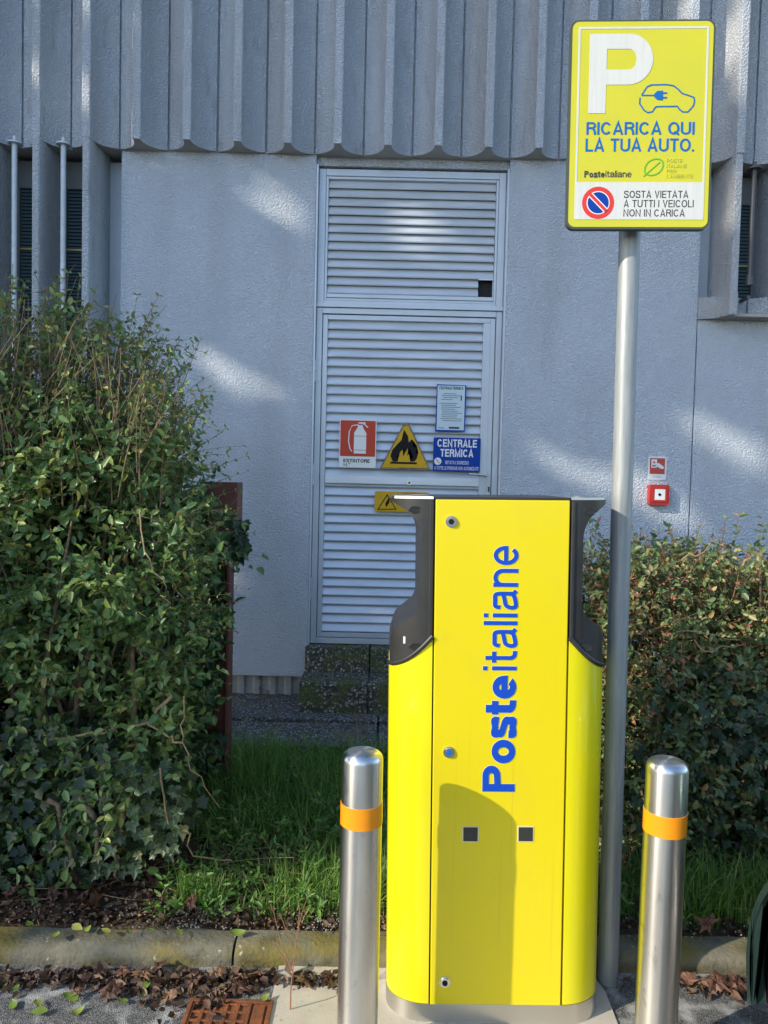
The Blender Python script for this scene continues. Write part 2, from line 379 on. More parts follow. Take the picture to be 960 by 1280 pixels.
M['asphalt'] = agg('asphalt', (.15, .15, .148), ((.26, .255, .245), (.42, .40, .37)), 330, None, .5)
add_layer(M['asphalt'], (.42, .42, .40), 13, .50, .66, vd=10, amount=.8)
M['pad'] = mat('concrete_pad', (.40, .36, .29), .9, var=(.48, .44, .36), vs=5, bump=.3, bs=160, bdist=.003)
add_layer(M['pad'], (.22, .19, .15), 60, .62, .72, amount=.6)
M['kerb'] = mat('kerb_stone', (.12, .115, .085), .92, var=(.20, .185, .14), vs=9, vd=8, bump=.7, bs=70, bdist=.006, spec=.2)
add_layer(M['kerb'], (.15, .12, .022), 4.5, .44, .60, amount=.8, stretch=(1, 1, 2.2))
add_layer(M['kerb'], (.05, .05, .035), 9, .52, .68, amount=.75)
add_layer(M['kerb'], (.5, .49, .45), 50, .66, .74, amount=.6)
M['soil'] = mat('soil', (.055, .038, .025), .95, var=(.12, .085, .055), vs=30, vd=8, bump=1, bs=60, bdist=.015, spec=.1)
M['plinth'] = mat('plinth_sheet', (.27, .29, .31), .7, var=(.36, .38, .40), vs=6, bump=.2, bs=80)
add_layer(M['plinth'], (.12, .08, .05), 14, .60, .7, amount=.7)
M['ground'] = mat('ground', (.09, .10, .05), .95, var=(.13, .12, .08), vs=.3)
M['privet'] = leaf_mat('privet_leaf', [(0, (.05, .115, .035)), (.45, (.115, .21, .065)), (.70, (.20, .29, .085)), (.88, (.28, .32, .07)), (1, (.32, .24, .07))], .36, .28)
M['olive'] = leaf_mat('olive_leaf', [(0, (.08, .15, .055)), (.42, (.18, .25, .09)), (.64, (.36, .36, .14)), (.76, (.42, .22, .11)), (1, (.42, .13, .08))], .42, .28)
M['ivy'] = leaf_mat('ivy_leaf', [(0, (.018, .042, .015)), (.6, (.034, .068, .024)), (.9, (.055, .095, .035)), (1, (.13, .13, .05))], .42, .2, True)
M['ivy_s'] = leaf_mat('ivy_leaf_mass', [(0, (.016, .036, .013)), (.6, (.03, .056, .02)), (.9, (.045, .08, .03)), (1, (.14, .14, .05))], .38, .2)
M['grass'] = leaf_mat('grass_blade', [(0, (.07, .17, .025)), (.5, (.14, .29, .045)), (.78, (.24, .38, .08)), (1, (.42, .38, .18))], .5, .4)
M['weed'] = leaf_mat('weed_leaf', [(0, (.06, .15, .025)), (.6, (.11, .23, .04)), (1, (.20, .30, .07))], .45, .35)
M['deadleaf'] = leaf_mat('dead_leaf', [(0, (.065, .028, .017)), (.5, (.12, .052, .032)), (.85, (.18, .085, .05)), (1, (.22, .13, .07))], .55, .15, True)
M['deadleaf_s'] = leaf_mat('leaf_litter', [(0, (.035, .02, .012)), (.5, (.085, .045, .027)), (.85, (.20, .12, .07)), (.95, (.26, .22, .08)), (1, (.16, .22, .05))], .65, .1)
M['limeleaf'] = leaf_mat('lime_leaf', [(0, (.14, .22, .035)), (.6, (.24, .32, .06)), (1, (.34, .34, .08))], .5, .25, True)
M['treeleaf'] = leaf_mat('tree_leaf', [(0, (.03, .06, .015)), (1, (.08, .12, .03))], .5, .12)

# ------------------------------------------------------------------ ground, road, verge
W = 4.75                      # the plaster wall's plane
KY = 2.262                     # the kerb's face
def sheet(name, x0, x1, y0, y1, z, m, nx=1, ny=1, amp=0, kind='structure'):
    xs = np.linspace(x0, x1, nx + 1); ys = np.linspace(y0, y1, ny + 1); X, Y = np.meshgrid(xs, ys)
    Z = np.full_like(X, z)
    if amp: Z += amp * (np.sin(X * 5.1 + Y * 2.3) + np.sin(Y * 7.7 - X * 3.1) + rng.normal(0, .35, X.shape)) / 2
    V = np.stack([X, Y, Z], -1).reshape(-1, 3); i = np.arange((nx + 1) * (ny + 1)).reshape(ny + 1, nx + 1)
    Fq = np.stack([i[:-1, :-1], i[:-1, 1:], i[1:, 1:], i[1:, :-1]], -1).reshape(-1, 4)
    return npmesh(name, V, Fq, m, kind=kind, smooth=bool(amp))
sheet('ground', -400, 400, -400, 400, -.02, M['ground'])
sheet('road', -40, 40, -60, KY + .05, 0, M['asphalt'], 40, 40, 0)
g0 = gz(345, 1226, .004); padx = g0.x
pe0 = gz(757, 1240, .006); pe1 = gz(772, 1279, .006)
prism_obj('concrete_pad', [(padx - .02, .6), (pe1.x + (pe1.x - pe0.x) / (pe1.y - pe0.y) * (.6 - pe1.y), .6), (pe0.x, pe0.y), (pe0.x - .02, KY + .02), (padx, KY + .02)], -.03, .006, M['pad'], None, 'Z')['kind'] = 'structure'
VZ = .047
sheet('verge', -9, 9, KY + .085, 4.1, VZ - .012, M['soil'], 120, 24, .012)
path = thing('garden_path', 'speckled exposed aggregate strip between the grass and the building wall', 'path', (0, 4.3, 0)); path['kind'] = 'structure'
px_ = -9.0; k = 0
while px_ < 9:
    bm = bmesh.new(); bx(bm, px_, px_ + .992, 4.34, 5.0, -.05, .105, .006); link('slab', finish(bm), M['path'], path)
    bm = bmesh.new(); bx(bm, px_, px_ + .992, 3.95, 4.332, -.05, .085, .006); link('slab', finish(bm), M['path'], path)
    px_ += 1.0
# kerb stones, one metre each
kerb = thing('kerb', 'weathered mossy concrete kerb edging the verge behind the charging station', 'kerb', (0, KY, 0), rot=(0, 0, .016)); kerb['kind'] = 'structure'
jx = gz(289, 1190, .06).x
def kerb_mesh(seed):
    r = np.random.default_rng(seed); bm = bmesh.new(); n = 26; prof = [(.0, -.03), (.001, .018), (.004, .034), (.012, .045), (.026, .053), (.045, .057), (.104, .056), (.106, -.03)]
    rings = []
    off = r.normal(0, .0022, (n, len(prof), 2))
    for i in range(1, n): off[i] = off[i - 1] * .5 + off[i] * .8
    for i in range(n):
        x = .004 + (.992) * i / (n - 1); e = .006 if i in (0, n - 1) else 0
        rings.append([bm.verts.new((x, p[0] + off[i, j, 0] * (p[1] > 0) + e, p[1] + off[i, j, 1] * (p[1] > .05) - e)) for j, p in enumerate(prof)])
    for i in range(n - 1):
        for j in range(len(prof)): bm.faces.new((rings[i][j], rings[i + 1][j], rings[i + 1][(j + 1) % len(prof)], rings[i][(j + 1) % len(prof)]))
    bm.faces.new(rings[0]); bm.faces.new(rings[-1][::-1])
    return finish(bm, True, 50)
kms = [kerb_mesh(s) for s in range(3)]
for me in kms: me.materials.append(M['kerb'])
for i in range(-8, 9):
    o = bpy.data.objects.new('kerb_stone', kms[i % 3]); C.objects.link(o); o.parent = kerb; o.location = (jx + i, 0.0, random.uniform(-.002, .002)); o.rotation_euler = (0, 0, random.uniform(-.003, .003))
# drain cover
p0 = gz(238, 1249, .008); p1 = gz(343, 1246, .008)
dx0, dx1, dy1 = p0.x, p1.x, p0.y
drain = thing('drain_cover', 'rusty cast iron drain cover with raised square lattice beside the kerb', 'drain cover', ((dx0 + dx1) / 2, dy1 - .15, 0))
bm = bmesh.new()
wd = dx1 - dx0; dyb = dy1 - .30
for a in ((dx0, dx0 + .012, dyb, dy1), (dx1 - .012, dx1, dyb, dy1), (dx0 + .012, dx1 - .012, dy1 - .012, dy1), (dx0 + .012, dx1 - .012, dyb, dyb + .012)): bx(bm, a[0], a[1], a[2], a[3], -.02, .013, .001)
link('frame', finish(bm), M['rust'], drain)
bm = bmesh.new(); gx0, gx1 = dx0 + .014, dx1 - .062
bx(bm, dx0 + .012, dx1 - .012, dyb + .012, dy1 - .012, -.02, .004); link('plate', finish(bm), M['rust'], drain)
nx, ny = 5, 8; cx = (gx1 - gx0) / nx; cy = (dy1 - dyb - .03) / ny
bm = bmesh.new()
for i in range(nx + 1): bx(bm, gx0 + i * cx - .004, gx0 + i * cx + .004, dyb + .013, dy1 - .013, .0042, .010, .001)
for j in range(ny + 1):
    for i in range(nx): bx(bm, gx0 + i * cx + .0042, gx0 + (i + 1) * cx - .0042, dyb + .015 + j * cy - .004, dyb + .015 + j * cy + .004, .0042, .0097, .001)
link('lattice', finish(bm), M['rust'], drain)
box('keyhole', gx0 + 2.1 * cx, gx0 + 3.1 * cx, dy1 - .075, dy1 - .063, .0043, .0104, M['dark'], drain, .002)
box('side_bar', dx1 - .052, dx1 - .018, dyb + .02, dy1 - .02, .0042, .0105, M['rust'], drain, .002)

# ------------------------------------------------------------------ building
TIP = .17
bld = thing('building', 'blue grey plastered building with ribbed concrete fascia above a louvred boiler room door', 'building', (0, W, 0))
zs = at(422, 179, W - TIP).z                  # underside of the ribbed fascia
px0 = at(150, 400, W).x; dL = at(390, 500, W).x; dR = at(629, 500, W).x; sm = at(868, 500, W).x
zb = at(250, 843, W).z
x_first = at(422, 178, W - TIP).x; PITCHX = (at(485, 178, W - TIP).x - at(170, 178, W - TIP).x) / 5
rib_x = [x_first + i * PITCHX for i in range(-14, 20)]
def wallpiece(x0, x1, z0, z1, y0=W, y1=W + .30, m='stucco', name='wall_panel'):
    return box(name, x0, x1, y0, y1, z0, z1, M[m], bld, .004)
wallpiece(px0, dL, zb, zs + .012)
wallpiece(dR, sm - .003, zb, zs + .012)
zr0 = at(900, 400, W).z; zr1 = at(900, 372, W - .02).z
wallpiece(sm + .003, 6.0, zb, zr0)
wallpiece(-6.5, px0 - .004, zb, 1.12, W + .01)
# door head
zt = at(510, 207, W).z
wallpiece(dL + .001, dR - .001, zt, zs + .012, W + .03)
# recessed plinth of ribbed sheet
bm = bmesh.new()
pts = []; x = -6.5
while x < 6:
    pts += [(x, W + .06), (x + .03, W + .06), (x + .045, W + .075), (x + .085, W + .075)]; x += .1
pts2 = pts + [(pts[-1][0], W + .2), (pts[0][0], W + .2)]
prism(bm, pts2, .02, zb + .01, 'Z'); link('plinth', finish(bm), M['plinth'], bld)
wallpiece(-6.5, 6.0, zs + .02, 6.6, W + .06, W + .4, 'rib')
wallpiece(-6.5, 6.0, 0, 6.6, W + .7, W + 6, 'rib')
box('soffit', -6.5, 6.0, W - .0, W + .3, zs + .0125, zs + .03, M['soffit'], bld)
# one rib: half a flute, flat rough tip, half a flute
def rib_profile():
    pr = []; H = PITCHX / 2; t = .023; r = H - t - .004
    left = [(-H + .0005, .0), (-H + .006, -.001), (-H + .0065, -.018)]
    arc = []
    for i in range(9):
        a = R(90) * (1 - i / 8)                    # from the deep centre of the flute out to the rib tip
        arc.append((-H + .0065 + (r) * math.cos(a) * 1.0 - .0, -TIP + .010 + (TIP - .030) * math.sin(a)))
    arc[0] = (-H + .0066, -.0201)
    half = left + arc[1:] + [(-t - .002, -TIP + .004), (-t + .004, -TIP)]
    return half + [(-x, y) for x, y in half[::-1]]
RP = rib_profile()
def rib_mesh(z0, z1, back=.06):
    bm = bmesh.new(); n = len(RP)
    pts = RP + [(PITCHX / 2 - .0005, back), (-PITCHX / 2 + .0005, back)]
    A = [bm.verts.new((p[0], p[1], z0)) for p in pts]; B = [bm.verts.new((p[0], p[1], z1)) for p in pts]
    f1 = bm.faces.new(A); f2 = bm.faces.new(B[::-1])
    for i in range(len(pts)): bm.faces.new((A[i], B[i], B[(i + 1) % len(pts)], A[(i + 1) % len(pts)]))
    bmesh.ops.triangulate(bm, faces=[f1, f2])
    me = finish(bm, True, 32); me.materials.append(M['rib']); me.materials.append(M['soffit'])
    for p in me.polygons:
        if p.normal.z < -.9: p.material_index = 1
    return me
rm = rib_mesh(zs, 6.6)
for x in rib_x:
    o = bpy.data.objects.new('rib', rm); C.objects.link(o); o.parent = bld; o.location = (x, random.uniform(-.003, .003), random.uniform(-.006, .004))
# fins, openings with windows between them
finL = [x for x in rib_x if x < px0 - .05]; finR = [x for x in rib_x if x > sm + .1]
def fin_mesh(z0, z1):
    bm = bmesh.new(); prism(bm, [(-.022, -TIP + .010), (-.016, -TIP + .0025), (.016, -TIP + .0025), (.022, -TIP + .010), (.026, -.06), (.034, .10), (.034, .30), (-.034, .30), (-.034, .10), (-.026, -.06)], z0, z1, 'Z')
    me = finish(bm, False); me.materials.append(M['rib']); return me
ZL0, ZR0 = 1.12, zr1
fmL = fin_mesh(ZL0, zs + .05); fmR = fin_mesh(ZR0 - .01, zs + .05)
for x in finL:
    o = bpy.data.objects.new('fin', fmL); C.objects.link(o); o.parent = bld; o.location = (x, 0, 0)
for x in finR:
    o = bpy.data.objects.new('fin', fmR); C.objects.link(o); o.parent = bld; o.location = (x, 0, 0)
sill_me = rib_mesh(zr0, zr1)
for x in finR:
    o = bpy.data.objects.new('sill_rib', sill_me); C.objects.link(o); o.parent = bld; o.location = (x, .004, 0)
sill_l = rib_mesh(ZL0 - .25, ZL0)
for x in finL:
    o = bpy.data.objects.new('sill_rib', sill_l); C.objects.link(o); o.parent = bld; o.location = (x, .004, 0)
box('soffit', sm + .1, 6.0, W - .1, W - .002, zr0 + .003, zr0 + .02, M['soffit'], bld)
def window(x0, x1, z0, z1, rod_m, rodtop):
    y = W + .14
    fr = bpy.data.objects.new('window', None)
    bm = bmesh.new(); t = .022
    bx(bm, x0, x1, y, y + .04, z1 - .17, z1, .003)
    bx(bm, x0, x0 + t, y, y + .04, z0, z1 - .171); bx(bm, x1 - t, x1, y, y + .04, z0, z1 - .171); bx(bm, x0 + t, x1 - t, y, y + .04, z0, z0 + t)
    f = link('window', finish(bm), M['wframe'], bld)
    box('pane', x0 + t, x1 - t, y + .02, y + .024, z0 + t, z1 - .171, M['glass'], f)
    n = int((z1 - .17 - z0) / .022); bm = bmesh.new()
    for i in range(n):
        z = z0 + .03 + i * .022
        prism(bm, [(y + .012, z), (y + .018, z + .016), (y + .019, z + .0155), (y + .013, z - .0005)], x0 + t + .002, x1 - t - .002, 'X')
    link('blind', finish(bm), M['blind'], f)['kind'] = 'stuff'
    zc = at(90, 313, y).z
    box('rail', x0 + t, x1 - t, y + .005, y + .011, zc, zc + .010, M['brass'], f)
def rod(x, z0, z1, m, r=.016, plate=True):
    y = W - .13
    bm = bmesh.new(); tube(bm, [(x, y, z0), (x, y, z1)], r, 14)
    o = link('rod', finish(bm, True, 50), m, bld)
    bm = bmesh.new(); tube(bm, [(x, y, z1), (x, y, z1 + .009)], .042, 16); tube(bm, [(x, y, z1 + .0092), (x, y, z1 + .045)], .012, 10)
    link('bracket', finish(bm, True, 50), m, o)
for i, x in enumerate(finL[:-1]):
    window(x + .035, finL[i + 1] - .035, ZL0, zs - .02, None, 0)
rodz = at(15, 180, W - .13).z
for xx in (at(18, 250, W - .13).x, at(79, 250, W - .13).x): rod(xx, ZL0, rodz - .0, M['white_line'])
box('recess_panel', finL[-1] + .035, px0 + .10, W + .14, W + .2, ZL0, zs - .02, M['steel_paint'], bld)
window(finR[0] + .035, finR[1] - .035, ZR0, zs - .02, None, 0)
for i in range(1, len(finR) - 1): window(finR[i] + .035, finR[i + 1] - .035, ZR0, zs - .02, None, 0)
box('recess_panel', sm - .05, finR[0] - .035, W + .14, W + .2, ZR0, zs - .02, M['steel_paint'], bld)
dm = mat('dark_rod', (.09, .085, .09), .5, .4)
xr = at(940, 280, W - .13).x; zr_ = at(940, 212, W - .13).z
rod(xr, at(938, 350, W - .13).z, zr_, dm, .014)
bm = bmesh.new(); tube(bm, [(xr, W - .13, at(938, 357, W - .13).z), (xr, W - .13, at(938, 345, W - .13).z)], .022, 12); tube(bm, [(xr, W - .13, zr1 - .02), (xr, W - .01, zr1 - .02)], .012, 8)
link('bracket', finish(bm, True, 50), dm, bld)

# ---- louvred door and the louvred panel over it
YD = W + .05
zdoor1 = at(510, 390, YD).z; zdoor0 = at(440, 805, YD).z; zmid = at(510, 386, YD).z
fx0, fx1 = dL + .012, dR - .012
def frame(bm, x0, x1, z0, z1, t, y0, y1, bev=.002):
    bx(bm, x0, x0 + t, y0, y1, z0, z1, bev); bx(bm, x1 - t, x1, y0, y1, z0, z1, bev)
    bx(bm, x0 + t + .0005, x1 - t - .0005, y0 + .0005, y1, z1 - t, z1, bev); bx(bm, x0 + t + .0005, x1 - t - .0005, y0 + .0005, y1, z0, z0 + t, bev)
def slat_mesh(L, h):
    bm = bmesh.new(); hh = h
    prism(bm, [(.012, hh * 1.06), (-.008, hh * .30), (-.013, hh * .16), (-.011, hh * .06), (-.003, hh * .03), (-.003, hh * .055), (-.009, hh * .10), (-.0105, hh * .17), (-.006, hh * .31), (.014, hh * 1.06)], 0, L, 'X')
    me = finish(bm, True, 40); me.materials.append(M['slat']); return me
def louvre(parent, x0, x1, z0, z1, n, y, skip=None):
    h = (z1 - z0) / n; me = slat_mesh(x1 - x0, h); me_s = None
    for i in range(n):
        mm = me; zz = z0 + i * h
        if skip and i in skip[0]:
            if me_s is None: me_s = slat_mesh(skip[1] - x0, h)
            mm = me_s
        o = bpy.data.objects.new('slat', mm); C.objects.link(o); o.parent = parent
        o.location = Vector((x0, y + random.uniform(-.0008, .0008), zz)) - org(parent); o.rotation_euler = (random.uniform(-.02, .02), random.uniform(-.0008, .0008), 0)
    return h
# jamb lining
bm = bmesh.new(); bx(bm, dL + .001, fx0, W + .004, W + .3, zdoor0, zt - .002); bx(bm, fx1, dR - .001, W + .004, W + .3, zdoor0, zt - .002)
link('door_jamb', finish(bm), M['steel_paint'], bld)
bm = bmesh.new(); zu1 = at(510, 209, YD).z - .02
frame(bm, fx0 + .002, fx1 - .002, zmid, zu1, .042, YD, YD + .05); frame(bm, fx0 + .045, fx1 - .045, zmid + .043, zu1 - .043, .016, YD + .006, YD + .05)
bx(bm, fx0 - .004, fx1 + .004, YD - .012, YD - .0005, zmid - .002, zmid + .022, .002)
bx(bm, fx0 + .062, fx1 - .062, YD - .001, YD + .04, zmid + .0435 + .0162, zmid + .0435 + .04, .002)
up = link('louvre_panel', finish(bm), M['steel_paint'], bld)
xn = at(598, 360, YD).x; xn2 = at(616, 360, YD).x
louvre(up, fx0 + .063, fx1 - .063, zmid + .085, zu1 - .06, 13, YD + .02, ((0, 1), xn))
hh = (zu1 - .06 - zmid - .085) / 13
box('patch_strip', xn2, fx1 - .063, YD + .012, YD + .03, zmid + .085, zmid + .085 + 2 * hh, M['slat'], up)
box('patch_strip', xn, xn2 + .004, YD + .005, YD + .011, zmid + .085 + 1.93 * hh, zmid + .085 + 2.1 * hh, M['slat'], up)
box('backing', fx0 + .05, fx1 - .05, YD + .05, YD + .06, zmid + .05, zu1 - .05, M['dark'], up)
# door
zd1 = zmid - .004
bm = bmesh.new(); frame(bm, fx0 + .002, fx1 - .002, zdoor0, zd1, .036, YD, YD + .05)
link('door_frame', finish(bm), M['steel_paint'], bld)
bm = bmesh.new(); lx0, lx1 = fx0 + .042, fx1 - .042; lz0, lz1 = zdoor0 + .04, zd1 - .041
frame(bm, lx0, lx1, lz0, lz1, .030, YD + .008, YD + .045); bx(bm, lx1 - .075, lx1 - .0305, YD + .010, YD + .045, lz0 + .031, lz1 - .031)
door = link('door', finish(bm), M['steel_paint'], bld); tag(door, 'grey steel door of horizontal louvre slats')
nsl = 34; sh = louvre(door, lx0 + .031, lx1 - .0755, lz0 + .032, lz1 - .032, nsl, YD + .024)
box('backing', lx0 + .01, lx1 - .01, YD + .047, YD + .06, lz0 + .01, lz1 - .01, M['dark'], door)
def mid_plate(py, h=.05):
    z = at(512, py, YD).z; box('lock_rail', lx0 + .032, lx1 - .0757, YD + .0005, YD + .006, z - h / 2, z + h / 2, M['slat'], door, .002)
mid_plate(601, .052)
def knob(px, py, r, m, m2=None):
    c = at(px, py, YD - .004); bm = bmesh.new(); disc_y(bm, c.x, c.z, YD - .014, YD + .0003, r); o = link('lock', finish(bm, True, 40), m, door)
    bm = bmesh.new(); disc_y(bm, c.x, c.z, YD - .0165, YD - .0142, r * .45); link('lock_core', finish(bm), m2 or M['dark'], door)
knob(511.5, 603.5, .016, M['stainless'], M['black'])
hc = at(607, 594, YD - .02)
bm = bmesh.new(); tube(bm, [(hc.x, YD + .009, hc.z), (hc.x, YD - .04, hc.z), (hc.x - .012, YD - .048, hc.z), (hc.x - .11, YD - .048, hc.z + .006)], [.010, .009, .009, .007], 10)
link('handle', finish(bm, True, 40), M['stainless'], door)
kc = at(611, 612, YD)
prism_obj('keyhole', [(kc.x + .006 * math.cos(a), kc.z + .012 + .006 * math.sin(a)) for a in np.linspace(-.8, math.pi + .8, 10)] + [(kc.x - .004, kc.z - .014), (kc.x + .004, kc.z - .014)], YD - .001, YD + .0095, M['dark'], door)
for py in (464, 593, 735):
    c = at(393.5, py, YD); bm = bmesh.new(); tube(bm, [(fx0 + .001, YD - .008, c.z - .066), (fx0 + .001, YD - .008, c.z - .002)], .010, 10); tube(bm, [(fx0 + .001, YD - .008, c.z + .002), (fx0 + .001, YD - .008, c.z + .066)], .010, 10)
    bx(bm, fx0 + .004, fx0 + .035, YD - .003, YD - .0005, c.z - .06, c.z + .06, .001); link('hinge', finish(bm, True, 40), M['steel_paint'], bld)

# ---- doorstep
st = thing('doorstep', 'two mossy exposed aggregate concrete steps under the grey louvred door', 'doorstep', ((dL + dR) / 2, W - .2, .08))
sj = at(462, 830, W).x
z1 = at(440, 809, W - .02).z; z2 = at(440, 852, W - .26).z
for (a, b) in ((dL - .01, sj - .003), (sj + .003, dR + .01)):
    box('step', a, b, W - .03, W + .3, .05, z1, M['step'], st, .008, seg=2)
    box('step', a - .005, b + .002, W - .30, W - .034, .05, z2, M['step'], st, .010, seg=2)

# ---- signs on the door
def outline(bm_pts, px, Y): return [(at(a, b, Y).x, at(a, b, Y).z) for a, b in bm_pts]
def rnd(x0, z0, x1, z1, r, n=5):
    o = []
    for cx, cz, a0 in ((x1 - r, z1 - r, 0), (x0 + r, z1 - r, 90), (x0 + r, z0 + r, 180), (x1 - r, z0 + r, 270)):
        for k in range(n + 1):
            a = R(a0 + 90 * k / n); o.append((cx + r * math.cos(a), cz + r * math.sin(a)))
    return o
YS = YD - .006
def P2(px, py, Y=YS): v = at(px, py, Y); return v.x, v.z
def signthing(name, label, cat, px, py, Y=YS):
    x, z = P2(px, py, Y); return thing(name, label, cat, (x, Y, z))
def rect_px(a, b, c, d, Y=YS):
    x0, z0 = P2((a), d, Y); x1, z1 = P2(c, b, Y); return x0, z0, x1, z1
# extinguisher sign
s = signthing('fire_extinguisher_sign', 'red and white fire extinguisher sign lettered ESTINTORE on the grey louvred door', 'sign', 447, 585)
x0, z0, x1, z1_ = rect_px(423.5, 525, 471, 584)
T1 = YS
prism_obj('board', rnd(x0, z0, x1, z1_, .008), T1, T1 + .002, M['white'], s)
hz = z0 + (z1_ - z0) * .235
prism_obj('red_field', rnd(x0 + .006, hz, x1 - .006, z1_ - .006, .004), T1 - .0012, T1 - .0002, M['brick_red'], s)
cxs = x0 + (x1 - x0) * .56; hw = (x1 - x0) * .165; hb = hz + .018; ht = z1_ - .085
body = [(cxs - hw, hb), (cxs + hw, hb), (cxs + hw, ht), (cxs + hw * .5, ht + .032), (cxs + hw * .35, ht + .05), (cxs - hw * .3, ht + .05), (cxs - hw * .5, ht + .032), (cxs - hw, ht)]
prism_obj('pictogram', body, T1 - .0022, T1 - .0014, M['white'], s)
bm = bmesh.new(); tube(bm, [(cxs - .01, T1 - .0016, ht + .052), (cxs - hw - .014, T1 - .0016, ht + .045), (cxs - hw - .03, T1 - .0016, ht + .01), (cxs - hw - .034, T1 - .0016, ht - .05), (cxs - hw - .024, T1 - .0016, hb + .03), (cxs - hw - .012, T1 - .0016, hb + .012)], .004, 6)
tube(bm, [(cxs + .0, T1 - .0016, ht + .062), (cxs + hw * .6, T1 - .0016, ht + .057), (cxs + hw * 1.25, T1 - .0016, ht + .036)], .0045, 6)
bx(bm, cxs - .012, cxs + .032, T1 - .0022, T1 - .0012, ht + .06, ht + .068)
link('hose', finish(bm), M['white'], s)
for zz in (ht - .02, hb + .02): box('band_line', cxs - hw, cxs + hw, T1 - .0027, T1 - .0023, zz, zz + .003, M['brick_red'], s)
text('lettering', 'ESTINTORE', (x0 + .028, z0 + .032, x0 + .195, z0 + .054), T1, M['black'], s, .19, local=False)
text('lettering', 'N.°', (x0 + .03, z0 + .008, x0 + .07, z0 + .026), T1, M['black'], s, .15, local=False)
# flame triangle
s = signthing('flame_warning_sign', 'yellow triangular flammable hazard sign with black flame in the middle of the door', 'sign', 507, 586)
tri = [P2(474, 586), P2(538, 587), P2(511, 529), P2(505, 529)]
prism_obj('board', tri, T1, T1 + .002, mat('chipped_edge', (.30, .24, .14), .7, var=(.10, .08, .06), vs=40), s)
c = (sum(p[0] for p in tri[:2]) / 2, tri[0][1])
def shrink(pts, k, cc): return [(cc[0] + (p[0] - cc[0]) * k, cc[1] + (p[1] - cc[1]) * k) for p in pts]
cen = (P2(507, 566)); prism_obj('yellow_field', shrink(tri, .90, cen), T1 - .0012, T1 - .0002, M['mustard'], s)
fl = [(491, 577), (488, 570), (490, 563), (496, 556), (502, 550), (505, 543), (505, 537), (510, 545), (511, 553), (515, 549), (517, 560), (521, 557), (520, 567), (523, 566), (521, 573), (518, 577), (513, 577), (516, 571), (512, 573), (514, 565), (509, 570), (510, 560), (504, 570), (506, 560), (500, 565), (496, 571), (497, 577)]
prism_obj('flame', [P2(*p) for p in fl], T1 - .0022, T1 - .0013, M['black'], s)
box('ground_bar', P2(488, 578)[0], P2(521, 578)[0], T1 - .0022, T1 - .0013, P2(505, 580)[1], P2(505, 577.5)[1], M['black'], s)
# blue sign
s = signthing('boiler_room_sign', 'blue enamel sign with white capitals CENTRALE TERMICA next to the door handle', 'sign', 571, 588)
x0, z0, x1, z1_ = rect_px(541, 548, 601, 588.5)
prism_obj('board', rnd(x0, z0, x1, z1_, .006), T1, T1 + .002, M['dblue'], s)
H_ = z1_ - z0; W_ = x1 - x0
text('lettering', 'CENTRALE', (x0 + W_ * .08, z0 + H_ * .72, x0 + W_ * .92, z0 + H_ * .95), T1, M['white'], s, .19, local=False)
text('lettering', 'TERMICA', (x0 + W_ * .15, z0 + H_ * .43, x0 + W_ * .85, z0 + H_ * .66), T1, M['white'], s, .19, local=False)
text('lettering', 'VIETATO L\'INGRESSO', (x0 + W_ * .25, z0 + H_ * .21, x0 + W_ * .76, z0 + H_ * .31), T1, M['white'], s, .13, local=False)
text('lettering', 'A TUTTE LE PERSONE NON AUTORIZZATE', (x0 + W_ * .03, z0 + H_ * .04, x0 + W_ * .97, z0 + H_ * .14), T1, M['white'], s, .13, local=False)
bm = bmesh.new(); disc_y(bm, x0 + W_ * .10, z0 + H_ * .29, T1 - .0015, T1 - .0002, .023); link('roundel', finish(bm), M['white'], s)
bm = bmesh.new(); xx, zz = x0 + W_ * .10, z0 + H_ * .29
prism(bm, [(xx - .014, zz + .011), (xx - .011, zz + .014), (xx + .014, zz - .011), (xx + .011, zz - .014)], T1 - .0022, T1 - .0016, 'Y'); link('roundel_bar', finish(bm), M['brick_red'], s)
# paper notice
s = signthing('notice', 'pale blue printed safety notice in plastic sleeve above the blue sign', 'notice', 563, 540)
x0, z0, x1, z1_ = rect_px(544, 481, 583, 539.5)
prism_obj('sheet', [(x0, z0), (x1 - .002, z0 + .004), (x1, z1_ - .004), (x0 + .003, z1_)], T1, T1 + .0015, M['dblue'], s)
box('page', x0 + .008, x1 - .008, T1 - .001, T1 - .0002, z0 + .012, z1_ - .008, M['paper'], s)
W_ = x1 - x0; H_ = z1_ - z0
text('lettering', 'CENTRALE TERMICA', (x0 + W_ * .1, z1_ - .032, x1 - W_ * .1, z1_ - .014), T1 - .001, M['black'], s, .17, local=False)
bm = bmesh.new()
zz = z1_ - .06
while zz > z0 + .05:
    a = random.uniform(.08, .25); b = random.uniform(.55, .9)
    if random.random() < .75: bx(bm, x0 + W_ * a, x0 + W_ * b, T1 - .0017, T1 - .0011, zz, zz + .003)
    zz -= .012
bx(bm, x0 + W_ * .45, x0 + W_ * .8, T1 - .0017, T1 - .0011, z0 + .02, z0 + .032); bx(bm, x0 + W_ * .1, x0 + W_ * .3, T1 - .0017, T1 - .0011, z0 + .022, z0 + .026)
bx(bm, x1 - W_ * .18, x1 - W_ * .14, T1 - .0017, T1 - .0011, z1_ - .10, z1_ - .07)
link('printed_lines', finish(bm), M['grey_print'], s)
